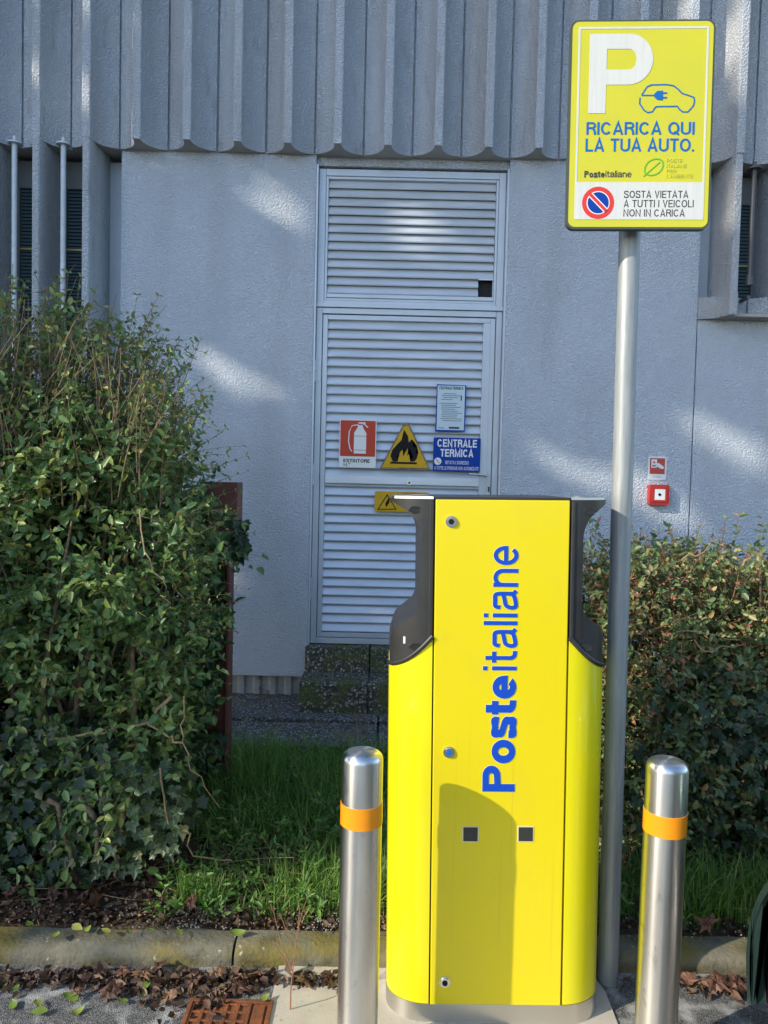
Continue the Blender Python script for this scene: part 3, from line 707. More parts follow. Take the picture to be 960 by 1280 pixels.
# electric hazard sign
s = signthing('electric_hazard_sign', 'yellow electric shock hazard sign half hidden behind the top of the charging station', 'sign', 503, 640)
x0, z0, x1, z1_ = rect_px(468, 615.5, 536, 639)
prism_obj('board', rnd(x0, z0, x1, z1_, .005), T1, T1 + .002, M['mustard'], s)
t3 = [P2(471.5, 637), P2(496, 637), P2(484, 617.5)]
def ring_tri(t, k):
    cc = (sum(p[0] for p in t) / 3, sum(p[1] for p in t) / 3); return shrink(t, k, cc)
bm = bmesh.new(); o_, i_ = t3, ring_tri(t3, .84)
for a in range(3):
    b = (a + 1) % 3; prism(bm, [o_[a], o_[b], i_[b], i_[a]], T1 - .0015, T1 - .0004, 'Y')
bolt = [(485.5, 623), (481.8, 629.3), (484, 629.3), (482.6, 634.5), (486.6, 628), (484.5, 628), (486.8, 623)]
prism(bm, [P2(*p) for p in bolt], T1 - .0015, T1 - .0004, 'Y'); link('pictogram', finish(bm), M['black'], s)
r_ = rect_px(503, 616.5, 527, 620.5); text('lettering', 'ATTENZIONE', r_, T1 - .0004, M['brick_red'], s, .15, local=False)
# alarm sign and call point on the right wall
YA = W - .002
s = signthing('fire_alarm_sign', 'small red and white fire alarm sign on the wall above the red call point', 'sign', 821, 599, YA)
x0, z0, x1, z1_ = rect_px(809.5, 571, 833.5, 599.5, YA)
prism_obj('board', rnd(x0, z0, x1, z1_, .004), YA - .001, YA + .0015, M['white'], s)
W_ = x1 - x0; H_ = z1_ - z0
box('red_field', x0 + W_ * .09, x1 - W_ * .09, YA - .002, YA - .0012, z0 + H_ * .25, z1_ - H_ * .07, M['red2'], s)
bm = bmesh.new(); bx(bm, x0 + W_ * .16, x0 + W_ * .46, YA - .003, YA - .0022, z0 + H_ * .52, z0 + H_ * .88, .002)
prism(bm, [(x0 + W_ * .46, z0 + H_ * .72), (x0 + W_ * .58, z0 + H_ * .72), (x0 + W_ * .86, z0 + H_ * .56), (x0 + W_ * .84, z0 + H_ * .48), (x0 + W_ * .7, z0 + H_ * .48), (x0 + W_ * .46, z0 + H_ * .58)], YA - .003, YA - .0022, 'Y')
link('pictogram', finish(bm), M['white'], s)
bm = bmesh.new(); bx(bm, x0 + W_ * .22, x0 + W_ * .40, YA - .0038, YA - .0031, z0 + H_ * .57, z0 + H_ * .63); disc_y(bm, x0 + W_ * .31, z0 + H_ * .75, YA - .0038, YA - .0031, .006); link('pictogram_button', finish(bm), M['red2'], s)
text('lettering', 'ALLARME', (x0 + W_ * .25, z0 + H_ * .09, x0 + W_ * .7, z0 + H_ * .17), YA - .001, mat('faint', (.45, .48, .52), .6), s, .13, local=False)
s = signthing('fire_call_point', 'red square fire alarm call point with white front on the right wall', 'call point', 821, 631, YA)
x0, z0, x1, z1_ = rect_px(808.5, 606, 834, 630.5, YA)
bm = bmesh.new(); prism(bm, rnd(x0, z0, x1, z1_, .008), YA - .045, YA + .002, 'Y'); link('housing', finish(bm), M['red2'], s)
bm = bmesh.new(); frame(bm, x0 + .014, x1 - .014, z0 + .014, z1_ - .014, .014, YA - .050, YA - .0452, .002); link('bezel', finish(bm), M['red2'], s)
W_ = x1 - x0; H_ = z1_ - z0
box('front_plate', x0 + W_ * .25, x0 + W_ * .78, YA - .048, YA - .0453, z0 + H_ * .24, z0 + H_ * .78, M['white'], s, .001)
bm = bmesh.new(); disc_y(bm, x0 + W_ * .49, z0 + H_ * .51, YA - .051, YA - .0482, .0085); link('button', finish(bm), M['black'], s)

# ------------------------------------------------------------------ charging station
YF = 2.035
bc = at(619.5, 1257, YF); PW = .363 / 2; FX, FD = .116, .095
zt_ = at(629, 623, YF).z; zp0 = at(619.5, 1257, YF).z
cs = thing('charging_station', 'bright yellow electric vehicle charging station with vertical blue lettering beside the galvanised pole', 'charging station', (bc.x, YF + .16, 0), rot=(0, -.0155, 0))
# local frame: x across, y=-.16 is the front plane, z up
FY = -.16; DEP = .34
ZT = zt_; Z0 = zp0
bm = bmesh.new(); bx(bm, -PW + .0015, PW - .0015, FY, FY + .02, Z0, ZT - .004, .0025, 2); panel = link('front_panel', finish(bm), M['yellow'], cs, True)
box('core', -PW - .004, PW + .004, FY + .021, FY + DEP - .03, .03, ZT - .012, M['seam'], cs, local=True)
box('back_panel', -PW + .002, PW - .002, FY + DEP - .029, FY + DEP, Z0, ZT - .004, M['yellow_side'], cs, .003, local=True)
box('top_cap', -PW + .001, PW - .001, FY + .001, FY + DEP - .001, ZT - .0035, ZT + .003, M['plastic'], cs, .001, local=True)
def plan(f):      # depth behind the front plane at fraction f (0 at the seam, 1 at the outer edge)
    return FD * (1 - math.sqrt(max(0.0, 1 - f * f)))
def fender_plan(inset=0.0, n=14):
    pts = []
    for i in range(n + 1):
        a = R(90) * i / n; pts.append((PW + .003 + (FX - inset) * math.sin(a), FY + inset * .6 + (FD) * (1 - math.cos(a))))
    return pts
zL = {}
# slanted top of the fenders
def zfender(f): return .845 + 0 * f
ze = at(487, 829, YF + .08).z; zi = at(541, 797, YF).z
for sgn in (-1, 1):
    bm = bmesh.new(); pl = fender_plan(); n = len(pl)
    front = pl + [(p[0], FY + DEP - (p[1] - FY)) for p in pl[::-1]]
    A = []; B = []
    for (x, y) in front:
        f = (x - PW) / FX; zz = zi + (ze - zi) * min(1, max(0, f)) - .012 * math.sin(min(1, f) * math.pi)
        A.append(bm.verts.new((x * sgn, y, Z0 + .004))); B.append(bm.verts.new((x * sgn, y, zz)))
    k = len(A)
    for i in range(k - 1): bm.faces.new((A[i], A[i + 1], B[i + 1], B[i]))
    bm.faces.new((A[-1], A[0], B[0], B[-1]))
    for i in range(k // 2 - 1):        # cap strips
        bm.faces.new((B[i], B[i + 1], B[k - 2 - i], B[k - 1 - i])); bm.faces.new((A[i], A[i + 1], A[k - 2 - i], A[k - 1 - i]))
    link('fender', finish(bm, True, 35), M['yellow_side'], cs, True)
    # socket holder of black plastic: horn, column and shelf with the same rounded plan
    def strip(bm, cols, ztop, zbot, back, fr=.003, y_extra=0.0):
        rows = []
        for c_ in cols:
            f = c_; x = PW + .003 + FX * f; yf = FY + plan(min(f, .995)) * 1.0 + fr + y_extra; yb = FY + DEP - plan(min(f, .995)) - fr
            zt2, zb2 = ztop(f), zbot(f)
            rows.append([bm.verts.new((x * sgn, yf, zt2)), bm.verts.new((x * sgn, yf, zb2)), bm.verts.new((x * sgn, yb, zb2)), bm.verts.new((x * sgn, yb, zt2))])
        for i in range(len(rows) - 1):
            for j in range(4): bm.faces.new((rows[i][j], rows[i + 1][j], rows[i + 1][(j + 1) % 4], rows[i][(j + 1) % 4]))
        bm.faces.new(rows[0]); bm.faces.new(rows[-1][::-1])
    bm = bmesh.new()
    inner = lambda f: 0
    hd = .10
    def zhorn(f): return ZT - float(np.interp(f, [0, .24, .29, .33, .40, .48, .57, .72, .86, .95, .97, 1], [.15, .13, .105, .083, .062, .050, .041, .029, .019, .014, .012, .012]))
    strip(bm, [.0, .12, .24, .29, .33, .37, .42, .48, .57, .65, .72, .8, .86, .92, .97, .995], lambda f: ZT - .003, zhorn, 0)
    strip(bm, [.0, .08, .16, .24, .30], lambda f: ZT - .045, lambda f: zi - .02, 0, .0036)
    def zshelf(f): return ZT - float(np.interp(f, [0, .2, .27, .32, .37, .45, .6, .75, .83, .89, .94, 1], [.20, .24, .27, .298, .313, .321, .334, .345, .353, .368, .386, .41]))
    def zcut(f): return zi + (ze - zi) * min(1, max(0, f)) - .012 * math.sin(min(1, f) * math.pi) + .001
    strip(bm, [.0, .1, .2, .27, .32, .37, .45, .52, .6, .68, .75, .8, .85, .89, .94, .985], lambda f: zshelf(f), zcut, 0, .0042)
    hold = link('socket_holder', finish(bm, True, 30), M['plastic'], cs, True)
    # raised lip that follows the slanted joint
    lip = []
    for i in range(13):
        f = i / 12 * .99; lip.append(((PW + .003 + FX * f) * sgn, FY + plan(f) - .0015, zcut(f) + .006))
    bm = bmesh.new(); tube(bm, lip, .0065, 8); link('lip', finish(bm, True, 50), M['plastic'], hold, True)
    # oval grips
    for (f, z, rx, rz) in ((.46, ZT - .032, .016, .006), (.42, 1.052, .016, .006)):
        bm = bmesh.new(); x = (PW + FX * f) * sgn; yy = FY + plan(f)
        pts = [(x + rx * math.cos(a), z + rz * math.sin(a)) for a in np.linspace(0, 2 * math.pi, 20)[:-1]]
        prism(bm, pts, yy - .0025, yy + .012, 'Y'); link('grip_hole', finish(bm), M['dark'], hold, True)
        bm = bmesh.new(); tube(bm, [(x + rx * 1.1 * math.cos(a), yy - .002, z + rz * 1.3 * math.sin(a)) for a in np.linspace(0, 2 * math.pi, 20)], .0018, 6); link('grip_rim', finish(bm, True), M['plastic'], hold, True)
    bm = bmesh.new(); cap = [((PW + .004) * sgn, FY + .01), ((PW + FX * .93) * sgn, FY + .06), ((PW + FX * .97) * sgn, FY + .08), ((PW + FX * .97) * sgn, FY + DEP - .08), ((PW + .004) * sgn, FY + DEP - .01)]
    prism(bm, cap, ZT - .0028, ZT + .003, 'Z'); link('cap_strip', finish(bm), M['stainless'], cs, True)
    # column bead next to the panel
    box('bead', (PW + .004) * sgn, (PW + .014) * sgn, FY - .0005, FY + .012, zi - .01, ZT - .006, M['plastic'], hold, .002, local=True)
box('sticker', -(PW + FX * .70), -(PW + FX * .55), FY + plan(.7) - .002, FY + plan(.7) + .003, 1.055, 1.075, M['white'], cs, .001, local=True)
# plinth
bm = bmesh.new(); pl = fender_plan()
ringp = [(-x, y) for x, y in pl[::-1]] + pl; ringp = [(x, y) for x, y in ringp] + [(x, FY + DEP - (y - FY)) for x, y in ringp[::-1]]
prism(bm, [(x * 1.004, y + (-.001 if y < 0 else .001)) for x, y in ringp], .0, Z0 + .003, 'Z'); link('plinth', finish(bm, True, 35), M['stainless'], cs, True)
# locks, windows, seams
def cs_loc(px, py, y=YF):      # photo point on the front plane -> local x,z (undoing the lean)
    v = at(px, py, y); dx, z = v.x - bc.x, v.z; a = -.0155
    return dx * math.cos(a) - z * math.sin(a) * 1.0, dx * math.sin(a) + z * math.cos(a)
for i, (px, py) in enumerate(((564, 652), (561, 940), (556, 1227))):
    x, z = cs_loc(px, py)
    bm = bmesh.new(); n = 20
    for r, y0, y1 in ((.0155, FY - .003, FY - .0002),): disc_y(bm, x, z, y0, y1, r)
    disc_y(bm, x, z, FY - .007, FY - .0031, .012)
    lk = link('lock', finish(bm, True, 40), M['chrome'], panel, True)
    bm = bmesh.new(); disc_y(bm, x, z, FY - .0085, FY - .0071, .0075); link('lock_core', finish(bm), M['sblue'] if i == 1 else M['black'], cs, True)
M['sensor'] = mat('sensor_window', (.030, .030, .028), .35)
for (px, py) in ((588, 1042.5), (657, 1042.5)):
    x, z = cs_loc(px, py)
    box('window_border', x - .0225, x + .0225, FY - .0012, FY - .0003, z - .0225, z + .0225, mat('pale_border', (.62, .58, .35), .4), panel, .0003, local=True)
    box('sensor_window', x - .0195, x + .0195, FY - .0022, FY - .0014, z - .0195, z + .0195, M['sensor'], panel, .0004, local=True)
# lettering: bold first word, lighter second word, fitted to the panel
def cs_rect(a, b, c, d):
    p = cs_loc(a, d); q = cs_loc(c, b); return p[0], p[1], q[0], q[1]
# word extents measured along the panel
rb_ = cs_rect(604, 843, 644.5, 992); rl_ = cs_rect(604.5, 682, 646.5, 840)
def lean_rect(a, top, c, bot):
    p = cs_loc((a + c) / 2, (top + bot) / 2); h = (bot - top) / 2 * YF / F; w_ = (c - a) / 2 * YF / F
    return p[0] - w_, p[1] - h, p[0] + w_, p[1] + h
def grow(r, g): return (r[0] - g, r[1] - g, r[2] + g, r[3] + g)
rb_ = lean_rect(603.5, 842.5, 644.5, 991.5); rl_ = lean_rect(604.5, 681.5, 647, 839)
tb = dict(vertical=True, thick=.0003)
M['halo'] = mat('pale_halo', (.66, .64, .42), .45)
text('lettering', 'Poste', rb_, FY - .0012, M['blue'], panel, .195, space=.06, **tb)
text('lettering', 'italiane', rl_, FY - .0012, M['blue'], panel, .122, space=.115, **tb)
text('lettering_outline', 'Poste', rb_, FY - .0002, M['halo'], panel, .195, space=.06, halo=.0011, **tb)
text('lettering_outline', 'italiane', rl_, FY - .0002, M['halo'], panel, .122, space=.115, halo=.0011, **tb)

# ------------------------------------------------------------------ sign post
pb = at(759, 1243, 2.235); pb.z = 0
YB = 2.15
sp = thing('parking_sign', 'yellow electric car parking sign with large white P on a tall galvanised pole', 'parking sign', (pb.x, 2.235, 0))
tilt_top = at(797, 60, 2.235)
pole_top = Vector((tilt_top.x, 2.235, tilt_top.z))
p_mid = at(786, 330, 2.235)
bm = bmesh.new(); dirp = (Vector((p_mid.x, 2.235, p_mid.z)) - Vector((pb.x, 2.235, 0)))
tp = Vector((pb.x, 2.235, 0)) + dirp * (2.66 / dirp.z); tube(bm, [(pb.x, 2.235, -.05), tp], .030, 28)
link('pole', finish(bm, True, 50), M['galv'], sp)
# board built flat in its own frame, then set behind nothing but the air: centre, turn, tilt
TL, TR, BR, BL = at(716, 24, YB), at(893, 25, YB), at(886, 288, YB), at(706.5, 285, YB)
cb = (TL + TR + BR + BL) / 4
bw = ((TR - TL).length + (BR - BL).length) / 2; bh = ((TL - BL).length + (TR - BR).length) / 2
ux = ((TR - TL) + (BR - BL)).normalized(); roll_b = math.atan2(ux.z, ux.x)
vx = ((TL - BL) + (TR - BR)).normalized(); tilt_b = math.atan2(vx.x, vx.z)
Mb = Matrix.Translation(cb - Vector((0, 0, 0))) @ Matrix.Rotation(R(-2.0), 4, 'Z') @ Matrix.Rotation((-roll_b * .5 + tilt_b * .5), 4, 'Y')
board = None
def onboard(o):       # move a board-frame mesh to its place
    me = o.data
    if not o.get('_p'): me.transform(Matrix.Translation(-org(sp)) @ Mb)
    return o
hw, hh_ = bw / 2, bh / 2
def bl(name, me_o): return onboard(me_o)
bm = bmesh.new(); prism(bm, rnd(-hw, -hh_, hw, hh_, .022, 6), .0, .020, 'Y'); board = link('board', finish(bm), M['rim'], sp, True); onboard(board)
def bpart(name, pts, y0, y1, m): return onboard(prism_obj(name, pts, y0, y1, m, board, local=True))
def uv(u, v): return -hw + u * bw, hh_ - v * bh       # fractions from the top left
e = .0055
bpart('yellow_face', rnd(-hw + e, -hh_ + e, hw - e, hh_ - e, .019, 6), -.0012, -.0002, M['sign_yellow'])
# white border line, four bars
x0, z1_ = uv(.055, .035); x1, z0 = uv(.955, .955); t = .0055
bm = bmesh.new(); zsplit = uv(0, .775)[1]
bx(bm, x0, x0 + t, -.0020, -.0013, zsplit, z1_); bx(bm, x1 - t, x1, -.0020, -.0013, zsplit, z1_); bx(bm, x0 + t, x1 - t, -.0020, -.0013, z1_ - t, z1_)
onboard(link('border_line', finish(bm), M['sign_white'], board, True))
bpart('white_field', [(x0, z0), (x1, z0), (x1, zsplit), (x0, zsplit)], -.0021, -.0013, M['sign_white'])
# the big P: outline with the bowl cut out, built as strips
def P_letter():
    bm = bmesh.new(); X0, Z1 = uv(.135, .068); X1, Z0 = uv(.575, .445); st_ = (X1 - X0) * .27; H = Z1 - Z0
    bx(bm, X0, X0 + st_, -.0022, -.0013, Z0, Z1)
    bh_ = H * .64; zc = Z1 - bh_ / 2; ro = bh_ / 2; xc = X1 - ro * .98; tk = st_ * .95
    out = [(X0 + st_, Z1), (xc, Z1)] + [(xc + ro * .98 * math.sin(a), zc + ro * math.cos(a)) for a in np.linspace(0, math.pi, 21)[1:-1]] + [(xc, Z1 - bh_), (X0 + st_, Z1 - bh_)]
    ri = ro - H * .19; inn = [(X0 + st_, zc + ri), (xc, zc + ri)] + [(xc + (ri * .80) * math.sin(a), zc + ri * math.cos(a)) for a in np.linspace(0, math.pi, 21)[1:-1]] + [(xc, zc - ri), (X0 + st_, zc - ri)]
    for i in range(len(out) - 1): prism(bm, [out[i], out[i + 1], inn[i + 1], inn[i]], -.0022, -.0013, 'Y')
    return finish(bm)
onboard(link('letter', P_letter(), M['sign_white'], board, True))
# car outline with plug
def stroke(bm, pts, r, y0=-.0022, y1=-.0013):
    for i in range(len(pts) - 1):
        a, b = Vector(pts[i]), Vector(pts[i + 1]); d = (b - a)
        if d.length < 1e-6: continue
        d.normalize(); n_ = Vector((-d.y, d.x)) * r; a2 = a - d * r * .35; b2 = b + d * r * .35
        dd = (i % 2) * .00012
        prism(bm, [tuple(a2 + n_), tuple(b2 + n_), tuple(b2 - n_), tuple(a2 - n_)], y0 - dd, y1, 'Y')
BX0, BY0, BS = 690, 10, 960 / 220        # crop the drawing was read from
def cc(x, y):        # crop pixel on the board face -> board frame
    # board corners in that crop: TL(115,55) TR(888,62) BR(850,1205) BL(75,1195)
    v = (y - 58) / 1140; xl = 115 - 40 * v; xr_ = 888 - 38 * v; u = (x - xl) / (xr_ - xl); v2 = (y - (55 + 7 * u)) / (1141 + 3 * u); return uv(u, v2)
bm = bmesh.new()
car = [(480, 483), (478, 515), (492, 535), (500, 550), (520, 564), (545, 560), (562, 535), (570, 532), (680, 532), (690, 548), (708, 563), (735, 563), (752, 545), (765, 530), (771, 505), (768, 485), (735, 472), (705, 462), (685, 440), (660, 420), (620, 413), (540, 414), (518, 424), (490, 466)]
stroke(bm, [cc(*p) for p in car], .0017); stroke(bm, [cc(490, 470), cc(565, 471)], .0017)
onboard(link('car_symbol', finish(bm), M['sblue'], board, True))
bm = bmesh.new()
prism(bm, [cc(*p) for p in ((556, 464), (572, 448), (602, 445), (602, 498), (572, 495), (556, 478))], -.0024, -.0013, 'Y')
for yy in (459, 484): prism(bm, [cc(603, yy - 4), cc(624, yy - 4), cc(624, yy + 4), cc(603, yy + 4)], -.0024, -.0013, 'Y')
onboard(link('plug_symbol', finish(bm), M['sblue'], board, True))
def btext(s_, a, b, c, d, m, bold=.13):
    p = cc(a, d); q = cc(c, b); onboard(text('lettering', s_, (p[0], p[1], q[0], q[1]), -.0014, m, board, bold))
btext('RICARICA QUI', 190, 618, 772, 680, M['sblue'], .15)
btext('LA TUA AUTO.', 184, 708, 770, 772, M['sblue'], .15)
btext('Poste', 177, 880, 288, 914, M['grey_print'], .20)
btext('italiane', 291, 880, 432, 914, M['grey_print'], .11)
for i, (s_, c_) in enumerate((('POSTE', 705), ('ITALIANE', 728), ('PER', 672), ('L\'AMBIENTE', 762))): btext(s_, 620, 820 + 28 * i, c_, 838 + 28 * i, M['sign_faded'], .12)
for i, (s_, a, c_) in enumerate((('SOSTA VIETATA', 390, 738), ('A TUTTI I VEICOLI', 388, 766), ('NON IN CARICA', 386, 718))): btext(s_, a, 994 + 51 * i, c_, 1030 + 51 * i, M['grey_print'], .15)
# leaf emblem
def leaf_ring():
    bm = bmesh.new(); ca = (552, 862); pts = []
    for a in np.linspace(0, 2 * math.pi, 33):
        r1, r2 = 56, 40; x = r1 * math.cos(a); y = r2 * math.sin(a); th = -.62
        # lens shape: pointed at both ends
        y *= abs(math.sin(a)) ** .15
        pts.append(cc(ca[0] + x * math.cos(th) - y * math.sin(th), ca[1] + x * math.sin(th) + y * math.cos(th)))
    stroke(bm, pts, .0017); stroke(bm, [cc(497, 912), cc(585, 835)], .0017); return finish(bm)
onboard(link('leaf_emblem', leaf_ring(), M['sign_green'], board, True))
cr_ = cc(250, 1055); rr = bw * .112
def disc(name, r, y0, y1, m):
    bm = bmesh.new(); disc_y(bm, cr_[0], cr_[1], y0, y1, r, 40); return onboard(link(name, finish(bm), m, board, True))
disc('no_stopping_symbol', rr, -.0026, -.0022, M['red']); disc('symbol_ring', rr * .72, -.0030, -.0027, M['white']); disc('symbol_field', rr * .66, -.0034, -.0031, M['dblue'])
a_ = R(-45); dv = Vector((math.cos(a_), math.sin(a_))); nv = Vector((-dv.y, dv.x)); c2 = Vector(cr_)
for nm, hw_, y0, y1, m, L_ in (('symbol_slash_edge', rr * .16, -.0038, -.0035, M['white'], .69), ('symbol_slash', rr * .10, -.0042, -.0039, M['red'], .72)):
    bpart(nm, [tuple(c2 + dv * rr * L_ + nv * hw_), tuple(c2 - dv * rr * L_ + nv * hw_), tuple(c2 - dv * rr * L_ - nv * hw_), tuple(c2 + dv * rr * L_ - nv * hw_)], y0, y1, m)
for zc_ in (cb.z + .16, cb.z - .16):
    xq = pb.x + dirp.x * zc_ / dirp.z
    bm = bmesh.new(); bx(bm, xq - .045, xq + .045, YB + .014, YB + .045, zc_ - .012, zc_ + .012, .002); link('clamp', finish(bm), M['galv'], sp)

# ------------------------------------------------------------------ bollards
def bollard(px_top, py_top, d, label, dent=False, taper=0.0, rad=.0515):
    c = at(px_top, py_top, d); zt2 = c.z
    # foot found along the photographed axis
    t = thing('bollard', label, 'bollard', (c.x, d, 0), group='stainless bollards guarding the charging station')
    prof = [(rad, -.02)] + [(rad, zt2 * f) for f in np.linspace(.02, .30, 6)]
    zz0 = .45
    prof = [(rad, -.02), (rad, .1), (rad, .25), (rad, .40)]
    for z in np.linspace(.42, .62, 14): prof.append((rad, z))
    prof += [(rad, .7), (rad, zt2 - .024)]
    for i in range(1, 9):
        a = R(90) * i / 8; prof.append((rad - .021 + .021 * math.cos(a), zt2 - .024 + .021 * math.sin(a)))
    prof += [(rad * .25, zt2 - .002)]
    zd = at(450, 1158, d).z
    def df(x, y, z):
        if dent:
            k = math.exp(-((z - zd) / .022) ** 2) * math.exp(-((math.atan2(y, x) - R(-105)) / .75) ** 2); s_ = 1 - .085 * k
            return x * s_, y * s_
        return x, y
    bm = bmesh.new(); lathe(bm, prof, n=56, dent=df); b = link('tube', finish(bm, True, 60), M['bollard'], t, True)
    zb1 = zt2 - .130; zb0 = zb1 - .054
    bm = bmesh.new(); lathe(bm, [(rad + .0002, zb0), (rad + .0014, zb0 + .0005), (rad + .0014, zb1 - .0005), (rad + .0002, zb1)], n=56); link('reflective_band', finish(bm, True, 40), M['orange'], t, True)
    return t
M['bollard'] = mat('brushed_steel', (.74, .73, .71), .30, 1.0, var=(.64, .64, .63), vs=5, stretch=(4, 4, 1), bump=.08, bs=12, bdist=.004)
add_layer(M['bollard'], (.36, .36, .35), 45, .60, .70, stretch=(1, 1, .5), amount=.5)
add_layer(M['bollard'], (.30, .29, .27), 6, .58, .75, stretch=(1, 1, .25), amount=.45)
n_, l_ = nodes(M['bollard']); n_['Principled BSDF'].inputs['Anisotropic'].default_value = .8; n_['Principled BSDF'].inputs['Anisotropic Rotation'].default_value = .25
for mm_ in (M['bollard'], M['stainless']):
  n_, l_ = nodes(mm_); n_['Principled BSDF'].inputs['Anisotropic'].default_value = .8; n_['Principled BSDF'].inputs['Anisotropic Rotation'].default_value = .25
  tg_ = n_.new('ShaderNodeTangent'); tg_.direction_type = 'RADIAL'; tg_.axis = 'Z'; l_.new(tg_.outputs[0], n_['Principled BSDF'].inputs['Tangent'])
b1 = bollard(455, 937, 1.862, 'dented stainless steel bollard with orange band left of the charging station', True)
b2 = bollard(833, 948, 1.88, 'smooth stainless steel bollard with orange band right of the charging station', False)
for b, sl in ((b1, -.004), (b2, .004)): b.rotation_euler = (0, sl, 0)

# ------------------------------------------------------------------ rusty post by the left hedge
YP = 3.45
a0 = at(298, 603, YP); a1 = at(298, 680, YP); hx0 = at(268, 640, YP).x
rp = thing('steel_post', 'red oxide painted steel post with a box head beside the left hedge', 'post', (at(280, 940, YP).x, YP, .1))
xr_ = at(286, 800, YP).x
bm = bmesh.new(); bx(bm, xr_ - .014, xr_, YP, YP + .10, .05, a1.z + .02, .002); bx(bm, xr_ - .13, xr_ - .0142, YP + .045, YP + .055, .05, a1.z + .02); bx(bm, xr_ - .145, xr_ - .1302, YP, YP + .10, .05, a1.z + .02, .002)
link('shaft', finish(bm), M['rust_post'], rp)
bm = bmesh.new(); bx(bm, hx0 - .06, a0.x, YP - .012, YP + .11, a1.z, a0.z, .003); link('head', finish(bm), M['rust_post'], rp)

#VEGETATION
# ------------------------------------------------------------------ plants
def inside(poly, x, z):
    n = len(poly); c = np.zeros(x.shape, bool); j = n - 1
    for i in range(n):
        xi, zi_ = poly[i]; xj, zj = poly[j]
        k = ((zi_ > z) != (zj > z)) & (x < (xj - xi) * (z - zi_) / ((zj - zi_) + 1e-12) + xi); c ^= k; j = i
    return c
def sample_poly(poly, n):
    P = np.array(poly); lo, hi = P.min(0), P.max(0); X = []; Z = []; tot = 0
    while tot < n:
        x = rng.uniform(lo[0], hi[0], n * 2); z = rng.uniform(lo[1], hi[1], n * 2); k = inside(poly, x, z); X.append(x[k]); Z.append(z[k]); tot += k.sum()
    return np.concatenate(X)[:n], np.concatenate(Z)[:n]
def rand_unit(n): return nrm(rng.normal(size=(n, 3)))
def clump(P, f=5.0, cut=-.35, soft=.5):
    x, y, z = P[:, 0] * f, P[:, 1] * f, P[:, 2] * f
    v = np.sin(x * 1.3 + 2 * np.sin(z * .9)) + np.sin(z * 1.7 + 1.5 * np.sin(x * .8 + 1)) + .7 * np.sin(y * 2.1 + x * 2.7 + z * 2.3) + .5 * np.sin(x * 4.1 - z * 3.3)
    return rng.random(len(P)) < np.clip((v - cut) / soft, .12, 1)
def twigs(base, d, L, K=6, curl=.35, droop=0.0):
    n = len(base); d = nrm(d); bend = rng.normal(0, curl, (n, 3)); s = np.linspace(0, 1, K)[None, :, None]
    P = base[:, None, :] + (d[:, None, :] * s + bend[:, None, :] * s ** 2 * .5) * L[:, None, None]
    P[:, :, 2] -= droop * (s[..., 0] ** 2) * L[:, None]
    return P
def leaves_on(P, per, size, wratio=.5, skip0=.15, jitter=.5, up=.55, tone_shift=0.0):
    """opposite leaves along each path P (n,K,3)"""
    n, K, _ = P.shape; out = []
    s = np.linspace(skip0, 1.0, per)[None, :].repeat(n, 0) + rng.normal(0, .02, (n, per)); s = np.clip(s, 0, .999)
    f = s * (K - 1); i = f.astype(int); fr = (f - i)[..., None]
    idx = np.arange(n)[:, None]; i1 = np.minimum(i + 1, K - 1); p = P[idx, i] * (1 - fr) + P[idx, i1] * fr; t = nrm(P[idx, i1] - P[idx, i] + 1e-9)
    p = p.reshape(-1, 3); t = t.reshape(-1, 3); m = len(p)
    side = nrm(np.cross(t, rand_unit(m)))
    Ps, Ds, Ns, Ls = [], [], [], []
    for sg in (1, -1):
        d = nrm(side * sg + t * .6 + rng.normal(0, jitter * .5, (m, 3))); nn = nrm(np.array([0, -.35, up]) + rng.normal(0, .45, (m, 3)))
        keep = rng.random(m) < .88
        Ps.append(p[keep]); Ds.append(d[keep]); Ns.append(nn[keep]); Ls.append(size * rng.uniform(.55, 1.15, keep.sum()))
    Pn, Dn, Nn, Ln = map(np.concatenate, (Ps, Ds, Ns, Ls))
    V, Fq = leaf_geo(Pn, Dn, Nn, Ln, Ln * wratio * rng.uniform(.85, 1.15, len(Ln)))
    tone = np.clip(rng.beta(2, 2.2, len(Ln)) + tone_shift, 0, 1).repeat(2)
    return V, Fq, tone
def merge(parts):
    Vs, Fs, Ts = [], [], []; o = 0
    for V, Fq, T in parts:
        Vs.append(V); Fs.append(Fq + o); Ts.append(T); o += len(V)
    return np.concatenate(Vs), np.concatenate(Fs), np.concatenate(Ts)
def branches(roots, targets, r0, r1, K=8, wob=.06):
    n = len(roots); s = np.linspace(0, 1, K)[None, :, None]; P = roots[:, None] * (1 - s) + targets[:, None] * s
    mid = rng.normal(0, wob, (n, 1, 3)); P = P + mid * np.sin(s * np.pi) + np.cumsum(rng.normal(0, wob * .12, (n, K, 3)), 1) * (s > 0)
    Rr = (r0[:, None] * (1 - s[..., 0]) + r1[:, None] * s[..., 0]); return P, Rr
